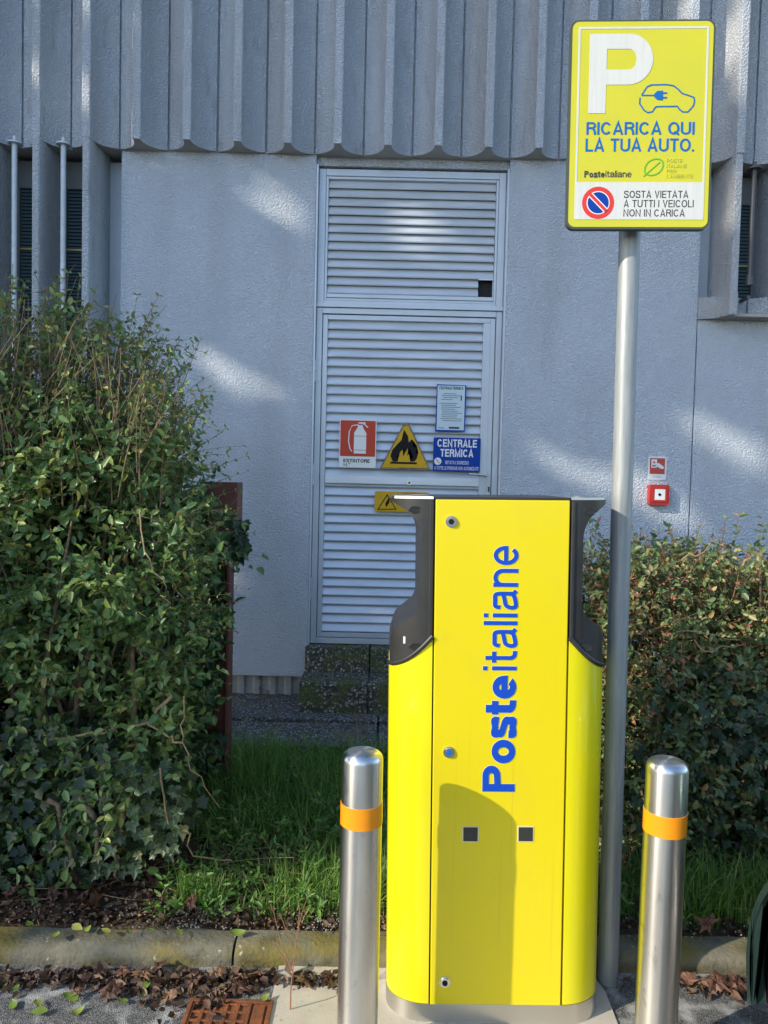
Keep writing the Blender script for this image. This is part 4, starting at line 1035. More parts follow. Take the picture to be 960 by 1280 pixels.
# ivy leaf variants
def ivy_mesh(seed, m):
    r = np.random.default_rng(seed); bm = bmesh.new()
    out = [(0, 0), (.22, -.12), (.5, .02), (.36, .22), (.52, .46), (.24, .48), (0, .98), (-.24, .48), (-.52, .46), (-.36, .22), (-.5, .02), (-.22, -.12)]
    c = bm.verts.new((0, .25, -.05)); vs = [bm.verts.new((x * r.uniform(.85, 1.1), y * r.uniform(.9, 1.1), .10 * abs(x) + r.normal(0, .03))) for x, y in out]
    for i in range(len(vs)): bm.faces.new((c, vs[i], vs[(i + 1) % len(vs)]))
    me = bpy.data.meshes.new('ivy'); bm.to_mesh(me); bm.free(); me.materials.append(m); return me
IVY = [ivy_mesh(i, M['ivy']) for i in range(5)]
def orient(d, n):
    d = Vector(d).normalized(); n = Vector(n); t = d.cross(n).normalized(); n = t.cross(d); m = Matrix((t, d, n)).transposed(); return m.to_4x4()
def place_leaf(name, me, p, d, n, s, parent=None):
    o = bpy.data.objects.new(name, me); C.objects.link(o)
    m = Matrix.Translation(Vector(p) - org(parent)) @ orient(d, n) @ Matrix.Scale(s, 4)
    if parent: o.parent = parent
    o.matrix_local = m
    return o
def ivy_mass(poly, Yf, n, size, thick, parent, yfun=None):
    x, z = sample_poly(poly, n); y = Yf + rng.uniform(0, thick, n)
    if yfun is not None: y = yfun(x, z) + rng.uniform(0, thick, n)
    P = np.stack([x, y, z], 1); D = nrm(np.stack([rng.normal(0, .6, n), rng.normal(-.3, .3, n), rng.normal(-.9, .3, n)], 1)); N = nrm(np.stack([rng.normal(0, .4, n), np.full(n, -1.0), rng.normal(.5, .35, n)], 1))
    return P, D, N
def ivy_stuff(P, D, N, S_, parent):
    D = nrm(D); T = nrm(np.cross(D, N)); Nn = np.cross(T, D)
    out = np.array([(0, .25, -.05), (0, 0, 0), (.5, .02, .05), (.36, .22, .03), (.50, .46, .05), (0, .98, 0), (-.50, .46, .05), (-.36, .22, .03), (-.5, .02, .05)])
    V = P[:, None] + (T[:, None] * out[None, :, 0:1] + D[:, None] * out[None, :, 1:2] + Nn[:, None] * out[None, :, 2:3]) * S_[:, None, None]
    n = len(P); i = np.arange(n)[:, None, None] * 9; tri = np.array([(0, k, k % 8 + 1) for k in range(1, 9)])[None]
    Fq = (i + tri).reshape(-1, 3); return npmesh('ivy_foliage', V.reshape(-1, 3), Fq, M['ivy_s'], parent, tone=rng.beta(2, 2.4, n).repeat(8), kind='stuff')

# ---- left hedge
YH = 2.78
def wp(pts, Y): return [(at(a, b, Y).x, at(a, b, Y).z) for a, b in pts]
sil = wp([(-200, 1110), (-200, 350), (-60, 352), (30, 352), (70, 368), (120, 372), (170, 395), (215, 435), (248, 480), (262, 540), (275, 600), (292, 640), (300, 690), (285, 760), (272, 850), (262, 930), (235, 1000), (190, 1060), (130, 1105)], YH)
sil_up = wp([(-200, 600), (-200, 375), (-60, 375), (30, 372), (90, 385), (150, 425), (190, 470), (215, 510), (225, 570), (180, 600)], YH)
sil_low = wp([(-200, 1105), (-200, 520), (0, 500), (90, 500), (130, 530), (170, 560), (200, 600), (222, 650), (232, 710), (230, 770), (226, 850), (220, 930), (200, 1000), (165, 1060), (120, 1100)], YH)
hl = thing('hedge', 'tall dense green privet bush with long loose shoots standing left of the door', 'hedge', (-1.25, 2.95, .1))
def front(x, z):       # belly of the hedge: nearest around mid height
    return 2.52 + .10 * np.sin(x * 5 + 1) * np.sin(z * 4) + .10 * np.clip(z - 1.0, 0, 2) + .35 * np.clip((x + .75) / .35, 0, 1) ** 2
parts = []
n = 4600; x, z = sample_poly(sil_low, n); u = rng.random(n) ** 1.5; y = front(x, z) + .06 + u * .7
base = np.stack([x, y, z], 1); base = base[clump(base) | (rng.random(n) < .10)]; n = len(base); d = nrm(np.stack([rng.normal(.10, .6, n), rng.normal(-.45, .5, n), rng.normal(.45, .45, n)], 1)); L = rng.uniform(.10, .24, n)
TP = twigs(base, d, L, droop=.12); parts.append(leaves_on(TP, 6, .041, .56))
tw_parts = [tubes_np(TP, np.linspace(.0016, .0007, 6)[None].repeat(n, 0))]
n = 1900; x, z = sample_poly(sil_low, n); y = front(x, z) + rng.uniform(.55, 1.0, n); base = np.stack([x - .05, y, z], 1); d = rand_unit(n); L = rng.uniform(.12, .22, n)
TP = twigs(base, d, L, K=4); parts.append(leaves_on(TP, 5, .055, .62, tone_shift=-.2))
# bare tan stems of last year's growth
n = 520; x, z = sample_poly(wp([(-200, 560), (-200, 400), (60, 395), (130, 420), (185, 470), (215, 530), (190, 580)], YH), n); y = front(x, z) + rng.uniform(-.02, .4, n); base = np.stack([x, y, z - .16], 1)
d = nrm(np.stack([rng.normal(.16, .28, n), rng.normal(-.05, .2, n), np.full(n, 1.0)], 1)); TP = twigs(base, d, rng.uniform(.14, .36, n), curl=.25)
tw_parts.append(tubes_np(TP, np.linspace(.0024, .0010, 6)[None].repeat(n, 0)))
# upright shoots of the top
n = 430; x, z = sample_poly(sil_up, n); y = front(x, z) + rng.uniform(.0, .55, n); base = np.stack([x, y, z - .18], 1)
d = nrm(np.stack([rng.normal(.12, .22, n), rng.normal(-.05, .22, n), np.full(n, 1.0)], 1)); L = rng.uniform(.18, .42, n)
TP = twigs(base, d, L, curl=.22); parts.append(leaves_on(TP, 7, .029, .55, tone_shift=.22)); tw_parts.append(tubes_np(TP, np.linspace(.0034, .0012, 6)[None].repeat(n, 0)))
n = 600; x, z = sample_poly(sil_up, n); y = front(x, z) + rng.uniform(.1, .6, n); base = np.stack([x, y, z - .05], 1)
d = nrm(np.stack([rng.normal(.2, .5, n), rng.normal(-.2, .4, n), rng.uniform(.2, 1.0, n)], 1)); L = rng.uniform(.08, .22, n)
TP = twigs(base, d, L, curl=.3); parts.append(leaves_on(TP, 5, .031, .55, tone_shift=.14)); tw_parts.append(tubes_np(TP, np.linspace(.0015, .0007, 6)[None].repeat(n, 0)))
# stray twigs breaking the right edge
edge = np.array(wp([(130, 400), (165, 420), (190, 460), (215, 500), (228, 550), (236, 600), (246, 650), (246, 700), (240, 750), (236, 800), (230, 870)], YH))
n = 130; k = rng.integers(0, len(edge) - 1, n); f = rng.random(n)[:, None]; e_ = edge[k] * (1 - f) + edge[k + 1] * f
base = np.stack([e_[:, 0] - .06, YH + rng.uniform(-.1, .25, n), e_[:, 1] - .02], 1); d = nrm(np.stack([rng.uniform(.5, 1.1, n), rng.normal(0, .3, n), rng.normal(.45, .5, n)], 1)); L = rng.uniform(.10, .26, n)
TP = twigs(base, d, L, curl=.4, droop=.15); parts.append(leaves_on(TP, 6, .021, .5, tone_shift=.08)); tw_parts.append(tubes_np(TP, np.linspace(.0016, .0007, 6)[None].repeat(n, 0)))
V, Fq, T = merge(parts); npmesh('foliage', V, Fq, M['privet'], hl, tone=T, kind='stuff', smooth=False)
Vt, Ft = [], []; o_ = 0
for V, Fq in tw_parts: Vt.append(V); Ft.append(Fq + o_); o_ += len(V)
npmesh('twigs', np.concatenate(Vt), np.concatenate(Ft), M['twig'], hl, kind='stuff')
# woody stems from the ground
def wobble(pts, k=4, a=.010):
    o = []
    P = [Vector(p) for p in pts]
    for i in range(len(P) - 1):
        for j in range(k):
            q = P[i].lerp(P[i + 1], j / k); o.append(q + Vector([random.gauss(0, a) for _ in range(3)]) * (0 if (i == 0 and j == 0) else 1))
    return o + [P[-1]]
def woody(parent, roots, tg, r0, r1, m, name='stem', n=7):
    P, Rr = branches(roots, tg, r0, r1)
    for i in range(len(P)):
        bm = bmesh.new(); tube(bm, [tuple(p) for p in P[i]], list(Rr[i]), n); link(name, finish(bm, True, 60), m, parent)
n = 34; rx = rng.uniform(-2.3, -.85, n); roots = np.stack([rx, rng.uniform(2.75, 3.1, n), np.full(n, .06)], 1)
tg = np.stack([rx + rng.normal(.12, .25, n), rng.uniform(2.65, 3.1, n), rng.uniform(1.2, 2.05, n)], 1); tg[:, 0] = np.minimum(tg[:, 0], -.80); tg[:, 2] = np.minimum(tg[:, 2], 1.35 + .9 * np.clip(-tg[:, 0] - .8, 0, .7))
woody(hl, roots, tg, rng.uniform(.008, .018, n), np.full(n, .003), M['bark'])
# stout bare limbs low in the bush
lim = [[(at(215, 870, 2.62)), (at(185, 905, 2.58)), (at(130, 915, 2.55)), (at(45, 925, 2.6))], [at(185, 905, 2.58), at(215, 925, 2.52), at(230, 930, 2.5)], [at(175, 640, 2.5), at(180, 690, 2.46), at(205, 740, 2.44), at(212, 760, 2.45)], [at(230, 870, 2.55), at(228, 920, 2.5), at(240, 960, 2.5), at(275, 1010, 2.6)],
       [at(200, 960, 2.5), at(205, 1010, 2.46), at(235, 1060, 2.52), at(290, 1075, 2.6)], [at(100, 990, 2.6), at(125, 1040, 2.55), at(120, 1090, 2.6)], [at(60, 1000, 2.6), at(85, 1050, 2.56), at(92, 1095, 2.62)], [at(155, 1000, 2.55), at(140, 1050, 2.52), at(150, 1100, 2.6)]]
for i, pts in enumerate(lim):
    bm = bmesh.new(); r = [.007, .0045, .003, .003, .004, .012, .010, .008][i]; pts = wobble(pts); tube(bm, pts, [r * (1 - .04 * j) for j in range(len(pts))], 8); link('limb', finish(bm, True, 60), M['bark'] if i > 4 else M['twig'], hl)
# ivy climbing the foot of the bush
ivy_poly = wp([(-200, 1100), (-200, 900), (0, 890), (80, 905), (150, 930), (215, 940), (250, 990), (225, 1050), (180, 1080), (100, 1095)], 2.6)
ivy1 = thing('ivy', 'dark lobed ivy covering the foot of the left bush', 'ivy', (-1.2, 2.5, .1))
P, D, N = ivy_mass(ivy_poly, 2.5, 1500, .05, .28, ivy1, yfun=lambda x, z: front(x, z) - .03)
order = np.argsort(P[:, 1] + (P[:, 0] < -1.45) * 3); near = order[:230]; far = order[230:]
for i in near: place_leaf('ivy_leaf', IVY[random.randrange(5)], P[i], D[i], N[i], random.uniform(.03, .052), ivy1)
ivy_stuff(P[far], D[far], N[far], rng.uniform(.03, .05, len(far)), ivy1)
# ivy on the post
Pp = []; ivy2 = thing('ivy', 'dark ivy climbing the red steel post beside the left bush', 'ivy', (xr_ - .1, YP - .03, .1))
n = 230; zz = rng.uniform(.15, 1.42, n); xx = xr_ - .10 + rng.normal(0, .05, n); top_ = (zz > 1.12) & (zz < 1.3) & (rng.random(n) < .8); xx = np.where(top_, a0.x + .02 + rng.normal(0, .02, n), xx - (zz > 1.1) * .06); yy = YP - rng.uniform(.01, .07, n)
k = (xx < xr_ - .012) | top_
xx, yy, zz = xx[k], yy[k], zz[k]
for i in range(len(xx)): place_leaf('ivy_leaf', IVY[random.randrange(5)], (xx[i], yy[i], zz[i]), (random.gauss(0, .5), -.3, -.9), (random.gauss(0, .4), -1, .4), random.uniform(.04, .07), ivy2)

# ---- right hedge
YR = 3.15
hr = thing('hedge', 'low thorny hedge with reddish twigs and small olive leaves behind the pole', 'hedge', (1.6, 3.2, .1))
poly_r = wp([(722, 1080), (722, 690), (760, 700), (800, 695), (850, 690), (880, 700), (930, 700), (980, 700), (1100, 705), (1400, 710), (1400, 1110), (900, 1100)], YR)
poly_top = wp([(722, 900), (722, 690), (760, 700), (800, 692), (850, 690), (880, 698), (930, 700), (980, 700), (1100, 705), (1400, 710), (1400, 860), (960, 850), (840, 820), (790, 900)], YR)
def frontr(x, z): return 2.78 + .07 * np.sin(x * 6) * np.cos(z * 5) + .18 * np.clip(z - .7, 0, 1)
parts = []; tw_parts = []
n = 4800; x, z = sample_poly(poly_r, n); y = frontr(x, z) + .05 + rng.random(n) ** 1.4 * .6; base = np.stack([x, y, z], 1); base = base[clump(base)]; n = len(base)
d = nrm(np.stack([rng.normal(0, .6, n), rng.normal(-.4, .5, n), rng.normal(.4, .5, n)], 1)); L = rng.uniform(.08, .2, n); TP = twigs(base, d, L)
pr_ = leaves_on(TP, 6, .034, .58, tone_shift=-.15); parts.append(pr_); tw_parts.append(tubes_np(TP, np.linspace(.0018, .0008, 6)[None].repeat(n, 0)))
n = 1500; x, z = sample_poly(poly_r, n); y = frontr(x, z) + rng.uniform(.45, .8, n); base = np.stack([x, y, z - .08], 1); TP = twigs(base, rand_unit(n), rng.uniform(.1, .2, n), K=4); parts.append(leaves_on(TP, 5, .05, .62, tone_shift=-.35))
n = 1700; x, z = sample_poly(poly_top, n); y = frontr(x, z) + rng.random(n) * .45; base = np.stack([x, y, z - .03], 1)
d = nrm(np.stack([rng.normal(.1, .7, n), rng.normal(-.25, .5, n), rng.normal(.5, .5, n)], 1)); L = rng.uniform(.06, .20, n); TP = twigs(base, d, L, curl=.5)
parts.append(leaves_on(TP, 6, .027, .6, tone_shift=.0)); tw_parts.append(tubes_np(TP, np.linspace(.0024, .0009, 6)[None].repeat(n, 0), 4))
n = 90; x, z = sample_poly(wp([(725, 715), (1300, 720), (1300, 705), (725, 700)], YR), n); base = np.stack([x, frontr(x, z) + rng.random(n) * .4, z - .04], 1)
d = nrm(np.stack([rng.normal(.1, .8, n), rng.normal(-.1, .3, n), rng.uniform(.4, 1, n)], 1)); L = rng.uniform(.08, .17, n); TP = twigs(base, d, L, curl=.5)
parts.append(leaves_on(TP, 6, .018, .55, tone_shift=.08)); tw_parts.append(tubes_np(TP, np.linspace(.0028, .001, 6)[None].repeat(n, 0), 4))
V, Fq, T = merge(parts); npmesh('foliage', V, Fq, M['olive'], hr, tone=T, kind='stuff')
Vt, Ft = [], []; o_ = 0
for V, Fq in tw_parts: Vt.append(V); Ft.append(Fq + o_); o_ += len(V)
npmesh('twigs', np.concatenate(Vt), np.concatenate(Ft), M['twig_red'], hr, kind='stuff')
n = 22; rx = rng.uniform(.9, 3.0, n); roots = np.stack([rx, rng.uniform(3.0, 3.3, n), np.full(n, .06)], 1); tg = np.stack([rx + rng.normal(0, .2, n), rng.uniform(2.85, 3.3, n), rng.uniform(.8, 1.12, n)], 1)
woody(hr, roots, tg, rng.uniform(.007, .015, n), np.full(n, .003), M['bark'])
for pts in ([at(845, 790, 2.75), at(880, 793, 2.72), at(925, 800, 2.75)], [at(868, 800, 2.72), at(885, 815, 2.7), at(930, 805, 2.75)], [at(852, 700, 2.85), at(880, 690, 2.8), at(897, 675, 2.8)]):
    bm = bmesh.new(); pts = wobble(pts, 3, .008); tube(bm, pts, [.0032 - .0003 * j for j in range(len(pts))], 6); link('limb', finish(bm, True, 60), M['dry'], hr)
bm = bmesh.new(); tube(bm, [at(952, 690, 2.9), at(951, 700, 2.9), at(951, 760, 2.9)], .006, 8); link('limb', finish(bm, True), M['bark'], hr)
ivy3 = thing('ivy', 'dark ivy hanging over the foot of the right hedge', 'ivy', (1.5, 2.8, .1))
ip = wp([(770, 1085), (765, 900), (800, 860), (870, 830), (960, 830), (1300, 830), (1300, 1090)], 2.8)
P, D, N = ivy_mass(ip, 2.7, 1300, .05, .25, ivy3, yfun=lambda x, z: frontr(x, z) - .03)
order = np.argsort(P[:, 1] + (P[:, 0] > 1.75) * 3); near = order[:220]; far = order[220:]
for i in near: place_leaf('ivy_leaf', IVY[random.randrange(5)], P[i], D[i], N[i], random.uniform(.03, .055), ivy3)
ivy_stuff(P[far], D[far], N[far], rng.uniform(.03, .05, len(far)), ivy3)

# ---- grass and weeds
def blades(x, y, z, h, wd_, lean=.45, K=4):
    n = len(x); a = rng.uniform(0, 2 * np.pi, n); l = rng.normal(0, lean, n)[:, None] * h[:, None]
    dirn = np.stack([np.cos(a), np.sin(a)], 1); s = np.linspace(0, 1, K)
    P = np.zeros((n, K, 3)); P[:, :, 0] = x[:, None] + dirn[:, 0:1] * l * s ** 2; P[:, :, 1] = y[:, None] + dirn[:, 1:2] * l * s ** 2; P[:, :, 2] = z[:, None] + h[:, None] * s * (1 - .15 * s)
    wv = np.stack([-np.sin(a + rng.normal(0, .8, n)), np.cos(a), np.zeros(n)], 1); wv = nrm(wv); ww = (wd_[:, None] * (1 - s ** 1.5 * .92)[None])
    A = P + wv[:, None] * ww[..., None]; B = P - wv[:, None] * ww[..., None]; V = np.stack([A, B], 2).reshape(n, K * 2, 3)
    i = (np.arange(n) * K * 2)[:, None, None]; q = np.array([(2 * k, 2 * k + 1, 2 * k + 3, 2 * k + 2) for k in range(K - 1)])[None]
    return V.reshape(-1, 3), (i + q).reshape(-1, 4), np.clip(rng.beta(2, 2, n), 0, 1).repeat(K - 1)
gp = []
def pn(x, y): return .5 + .25 * np.sin(x * 9 + 3 * np.sin(y * 7)) + .25 * np.sin(y * 23 + 2 * np.sin(x * 13)) 
def patch(n, x0, x1, y0, y1, h0, h1, w0, dens=None, lean=.4):
    x = rng.uniform(x0, x1, n); y = rng.uniform(y0, y1, n)
    if dens is not None:
        k = rng.random(n) < dens(x, y); x, y = x[k], y[k]
    # tufts: pull towards random centres
    cxn = rng.uniform(x0, x1, 260); cyn = rng.uniform(y0, y1, 260); j = rng.integers(0, 260, len(x)); f = rng.random(len(x)) ** 2 * .8
    d2 = np.hypot(cxn[j] - x, cyn[j] - y); f = np.where(d2 < .35, f, 0); x = x * (1 - f) + cxn[j] * f; y = y * (1 - f) + cyn[j] * f
    h = rng.uniform(h0, h1, len(x)); gp.append(blades(x, y, np.full(len(x), VZ - .015), h, np.full(len(x), w0) * rng.uniform(.6, 1.2, len(x)), lean))
patch(5200, -.95, .35, 2.95, 3.95, .04, .17, .0034, None, .9)
patch(900, -.80, -.45, 3.3, 3.8, .10, .26, .0030, None, .5)
patch(500, -.45, .2, 3.2, 3.9, .10, .24, .0028, None, .6)
patch(2300, -.85, .35, 2.65, 3.05, .03, .14, .0029, lambda x, y: np.clip((x + .75) / .5, .03, 1) * np.clip(pn(x, y) * 1.5 - .3, .03, 1), .7)
patch(1900, -.75, .2, 2.44, 2.72, .03, .13, .0024, lambda x, y: np.clip((x + .7) / .5, .04, 1) * np.clip(pn(x, y) * 1.6 - .35, .03, 1), .7)
patch(700, -.35, .1, 2.44, 2.75, .05, .20, .0026, None, .6)
patch(450, -.68, -.50, 2.47, 2.58, .05, .15, .0022)
patch(1500, .6, 1.25, 2.45, 2.85, .04, .16, .0024, lambda x, y: .7)
patch(1500, .95, 1.8, 2.45, 2.75, .07, .22, .0030, None, .7)
patch(3000, -3, -.5, 3.2, 3.95, .06, .2, .0024)
patch(3000, .35, 3.5, 3.4, 3.95, .06, .2, .0024)
V, Fq, T = merge(gp); tag(npmesh('grass', V, Fq, M['grass'], None, tone=T, kind='stuff'), 'green grass growing on the verge between kerb and path', 'grass')
# broad leaved weeds
wpz = []
n = 560; x = np.concatenate([rng.uniform(-.78, -.02, 200), rng.uniform(.65, 1.5, 60), rng.uniform(-.75, .2, 300)]); y = np.concatenate([rng.uniform(2.41, 2.74, 260), rng.uniform(2.7, 3.5, 300)]); base = np.stack([x, y, np.full(n, VZ - .01)], 1)
k = rng.random(n) < np.clip((x + .85) / .25, 0.1, 1) * np.clip(pn(x + .3, y) * 1.6 - .2, .1, 1); base = base[k]; n = len(base)
d = nrm(np.stack([rng.normal(0, .35, n), rng.normal(-.1, .3, n), np.ones(n)], 1)); L = rng.uniform(.03, .13, n); TP = twigs(base, d, L, 5, .3)
wpz.append(leaves_on(TP, 6, .034, .36, .1, up=.9)); V, Fq, T = merge(wpz)
tag(npmesh('weeds', V, Fq, M['weed'], None, tone=T, kind='stuff'), 'bright green broad leaved weeds growing behind the kerb', 'weeds')
# thin dry stalks on the verge
n = 110; base = np.stack([rng.uniform(-1.4, .1, n), rng.uniform(2.48, 2.95, n), np.full(n, VZ + .01)], 1); d = nrm(np.stack([rng.normal(0, 1, n), rng.normal(0, .5, n), rng.normal(.05, .07, n)], 1))
TP = twigs(base, d, rng.uniform(.06, .3, n), 6, .25); V, Fq = tubes_np(TP, np.full((n, 6), .0014)); tag(npmesh('dry_stalks', V, Fq, M['dry'], None, kind='stuff'), 'dry brown stalks lying over the bare soil', 'stalks')
# grit on the kerb back
n = 500; x = np.concatenate([rng.uniform(-1.6, 1.6, 300), rng.normal(-.58, .05, 90), rng.normal(-.14, .07, 110)]); y = KY + .09 + rng.uniform(-.02, .1, n); s_ = rng.uniform(.0015, .0048, n)
octv = np.array([(1, 0, 0), (-1, 0, 0), (0, 1, 0), (0, -1, 0), (0, 0, 1), (0, 0, -1)], float); octf = np.array([(0, 2, 4), (2, 1, 4), (1, 3, 4), (3, 0, 4), (2, 0, 5), (1, 2, 5), (3, 1, 5), (0, 3, 5)])
V = (octv[None] * s_[:, None, None] * rng.uniform(.6, 1.3, (n, 6, 1))) + np.stack([x, y, np.full(n, .070)], 1)[:, None]; Fq = (np.arange(n)[:, None, None] * 6 + octf[None]).reshape(-1, 3)
tag(npmesh('grit', V.reshape(-1, 3), Fq, mat('grit_stone', (.22, .21, .19), .9), None, kind='stuff'), 'pale grit and small stones along the back of the kerb', 'grit')

# ---- dead leaves
def plane_leaf(seed, m):
    r = np.random.default_rng(seed); bm = bmesh.new()
    out = [(0, 0), (.12, .04), (.45, -.08), (.38, .14), (.62, .36), (.34, .42), (.26, .62), (.10, .60), (0, .98), (-.12, .6), (-.30, .60), (-.33, .42), (-.60, .34), (-.38, .14), (-.45, -.08), (-.12, .04)]
    cu = r.uniform(.3, 1.0); ph = r.uniform(0, 6)
    def zz(x, y): return cu * (.5 * x * x + .18 * math.sin(3 * y + ph) + .12 * math.sin(6 * x + ph)) + r.normal(0, .03)
    c = bm.verts.new((0, .3, 0)); inner = [bm.verts.new((x * .5, .3 + (y - .3) * .5, zz(x * .5, y * .6) + .02)) for x, y in out]; vs = [bm.verts.new((x * r.uniform(.8, 1.1), y, zz(x, y))) for x, y in out]; n = len(out)
    for i in range(n):
        j = (i + 1) % n; bm.faces.new((c, inner[i], inner[j])); bm.faces.new((inner[i], vs[i], vs[j], inner[j]))
    me = bpy.data.meshes.new('leaf'); bm.to_mesh(me); bm.free(); me.materials.append(m); return me
PL = [plane_leaf(i, M['deadleaf']) for i in range(7)]
def oval_leaf(seed, m):
    r = np.random.default_rng(seed); bm = bmesh.new(); K = 7; cu = r.uniform(-.2, .3); L_, R_, C_ = [], [], []
    for i in range(K):
        t = i / (K - 1); wv = .26 * math.sin(math.pi * t ** .8) + .01; z = cu * math.sin(t * 3); C_.append(bm.verts.new((0, t, z))); L_.append(bm.verts.new((-wv, t, z + .07))); R_.append(bm.verts.new((wv, t, z + .05)))
    for i in range(K - 1): bm.faces.new((L_[i], C_[i], C_[i + 1], L_[i + 1])); bm.faces.new((C_[i], R_[i], R_[i + 1], C_[i + 1]))
    me = bpy.data.meshes.new('leaf'); bm.to_mesh(me); bm.free(); me.polygons.foreach_set('use_smooth', [True] * len(me.polygons)); me.materials.append(m); return me
OL = [oval_leaf(i, M['limeleaf']) for i in range(4)]
LEAVES = []
def fallen(px, py, z, size, label, group, kind='dead', tilt=.35):
    p = gz(px, py, z); a = random.uniform(0, 6.28)
    me = random.choice(PL if kind == 'dead' else OL)
    o = place_leaf('fallen_leaf', me, (p.x, p.y, z + (.008 if kind == 'dead' else .001)), (math.cos(a), math.sin(a), random.uniform(-.1, .1)), (random.gauss(0, tilt), random.gauss(-.2, tilt), 1), size)
    tag(o, label, 'leaf', group); LEAVES.append(o); return o
GG = 'dry brown leaves drifted in the gutter below the kerb'; GV = 'brown leaves lying on the soil under the left bush'; GL = 'small yellow green leaves dropped on the kerb and road'
for (px, py, s_) in ((135, 1239, .06), (175, 1228, .07), (125, 1212, .05), (290, 1238, .06), (268, 1216, .055), (95, 1240, .03), (200, 1216, .06), (235, 1222, .05), (215, 1240, .05), (320, 1224, .05), (160, 1216, .05), (110, 1228, .04), (250, 1230, .05), (300, 1226, .04)):
    fallen(px, py, .012, s_, 'dry brown plane leaf in the gutter drift between kerb and drain cover', GG)
fallen(378, 1237, .01, .07, 'curled brown plane leaf beside the bare seedling left of the bollard', None) ; fallen(405, 1232, .01, .05, 'smaller curled brown leaf tucked against the left bollard', None)
for (px, py, s_) in ((887, 1226, .08), (912, 1230, .07), (865, 1232, .06)): fallen(px, py, .012, s_, 'crumpled brown leaf at the kerb foot right of the right bollard', 'crumpled leaves by the right bollard', tilt=.5)
fallen(893, 1162, .09, .075, 'large crumpled brown leaf lying on top of the right kerb', None, tilt=.6); fallen(776, 1226, .012, .05, 'brown leaf at the foot of the galvanised pole', None)
for (px, py, s_) in ((105, 1112, .10), (120, 1128, .09), (85, 1105, .06), (20, 1115, .06), (190, 1098, .05), (235, 1090, .06), (245, 1130, .05), (200, 1128, .05), (220, 1085, .05), (60, 1120, .05)):
    fallen(px, py, .08, s_, 'curled brown plane leaf on the bare soil under the left bush', GV, tilt=.6)
for (px, py, z) in ((5, 1226, .01), (6, 1233, .01), (15, 1250, .01), (45, 1250, .01), (60, 1263, .01), (90, 1255, .01), (88, 1268, .01), (160, 1253, .01), (180, 1238, .01), (230, 1235, .01), (78, 1243, .01), (24, 1231, .01), (110, 1166, .073), (73, 1165, .073), (138, 1167, .073), (160, 1168, .073), (192, 1165, .073), (90, 1157, .073), (40, 1158, .073), (222, 1162, .073), (288, 1165, .073), (325, 1252, .02)):
    fallen(px, py, z, random.uniform(.028, .05), 'small yellow green oval leaf dropped along the left kerb', GL, 'lime', .2)
ORD = 'first second third fourth fifth sixth seventh eighth ninth tenth eleventh twelfth thirteenth fourteenth fifteenth sixteenth seventeenth eighteenth nineteenth twentieth'.split() + ['twenty first', 'twenty second', 'twenty third']
def ordinal(group, phrase, test=lambda o: True):
    L_ = sorted([o for o in LEAVES if o.get('group') == group and test(o)], key=lambda o: o.matrix_local.translation.x)
    for i, o in enumerate(L_): o['label'] = phrase % ORD[i]
ordinal(GG, 'dry brown plane leaf in the gutter drift, %s from the left'); ordinal(GV, 'curled brown plane leaf on bare soil under the bush, %s from the left')
ordinal(GL, 'small yellow green leaf on top of the left kerb, %s from the left', lambda o: o.matrix_local.translation.z > .05)
ordinal(GL, 'small yellow green leaf on the left asphalt, %s from the left', lambda o: o.matrix_local.translation.z <= .05)
ordinal('crumpled leaves by the right bollard', 'crumpled brown leaf at the foot of the right kerb, %s from the left')
# fine litter
def litter(n, x, y, z, smin, smax, name, label):
    P = np.stack([x, y, z], 1); D = nrm(np.stack([rng.normal(size=n), rng.normal(size=n), rng.normal(0, .3, n)], 1)); N = nrm(np.stack([rng.normal(0, .5, n), rng.normal(-.2, .5, n), np.ones(n)], 1)); L = rng.uniform(smin, smax, n)
    V, Fq = leaf_geo(P, D, N, L, L * rng.uniform(.4, .9, n), .3, .3); tag(npmesh(name, V, Fq, M['deadleaf_s'], None, tone=rng.beta(1.6, 2, n).repeat(2), kind='stuff'), label, 'leaf litter')
n = 2110; x = np.concatenate([-.35 - 1.5 * rng.random(1600) ** 1.5, rng.uniform(-.5, -.05, 250), rng.normal(1.08, .07, 260)]); y = KY - .045 + x * .016 - np.abs(rng.normal(0, .045, n)) * np.where(x < -.4, 1.0 + .5 * np.sin(x * 9), .6); litter(n, x, y, .003 + rng.random(n) * .010, .006, .042, 'gutter_litter', 'crumbled brown leaf litter lying in the gutter along the kerb')
n = 6500; x = rng.uniform(-2.2, .3, n); y = 2.385 + rng.random(n) ** 1.3 * .55; litter(n, x, y, VZ + rng.random(n) * .025 - .005, .008, .03, 'soil_litter', 'crumbled brown leaf litter covering the soil under the left bush')
n = 1500; x = rng.uniform(.7, 2.4, n); y = 2.39 + rng.random(n) * .5; litter(n, x, y, VZ + rng.random(n) * .03, .008, .03, 'verge_litter', 'crumbled brown leaf litter under the right hedge')
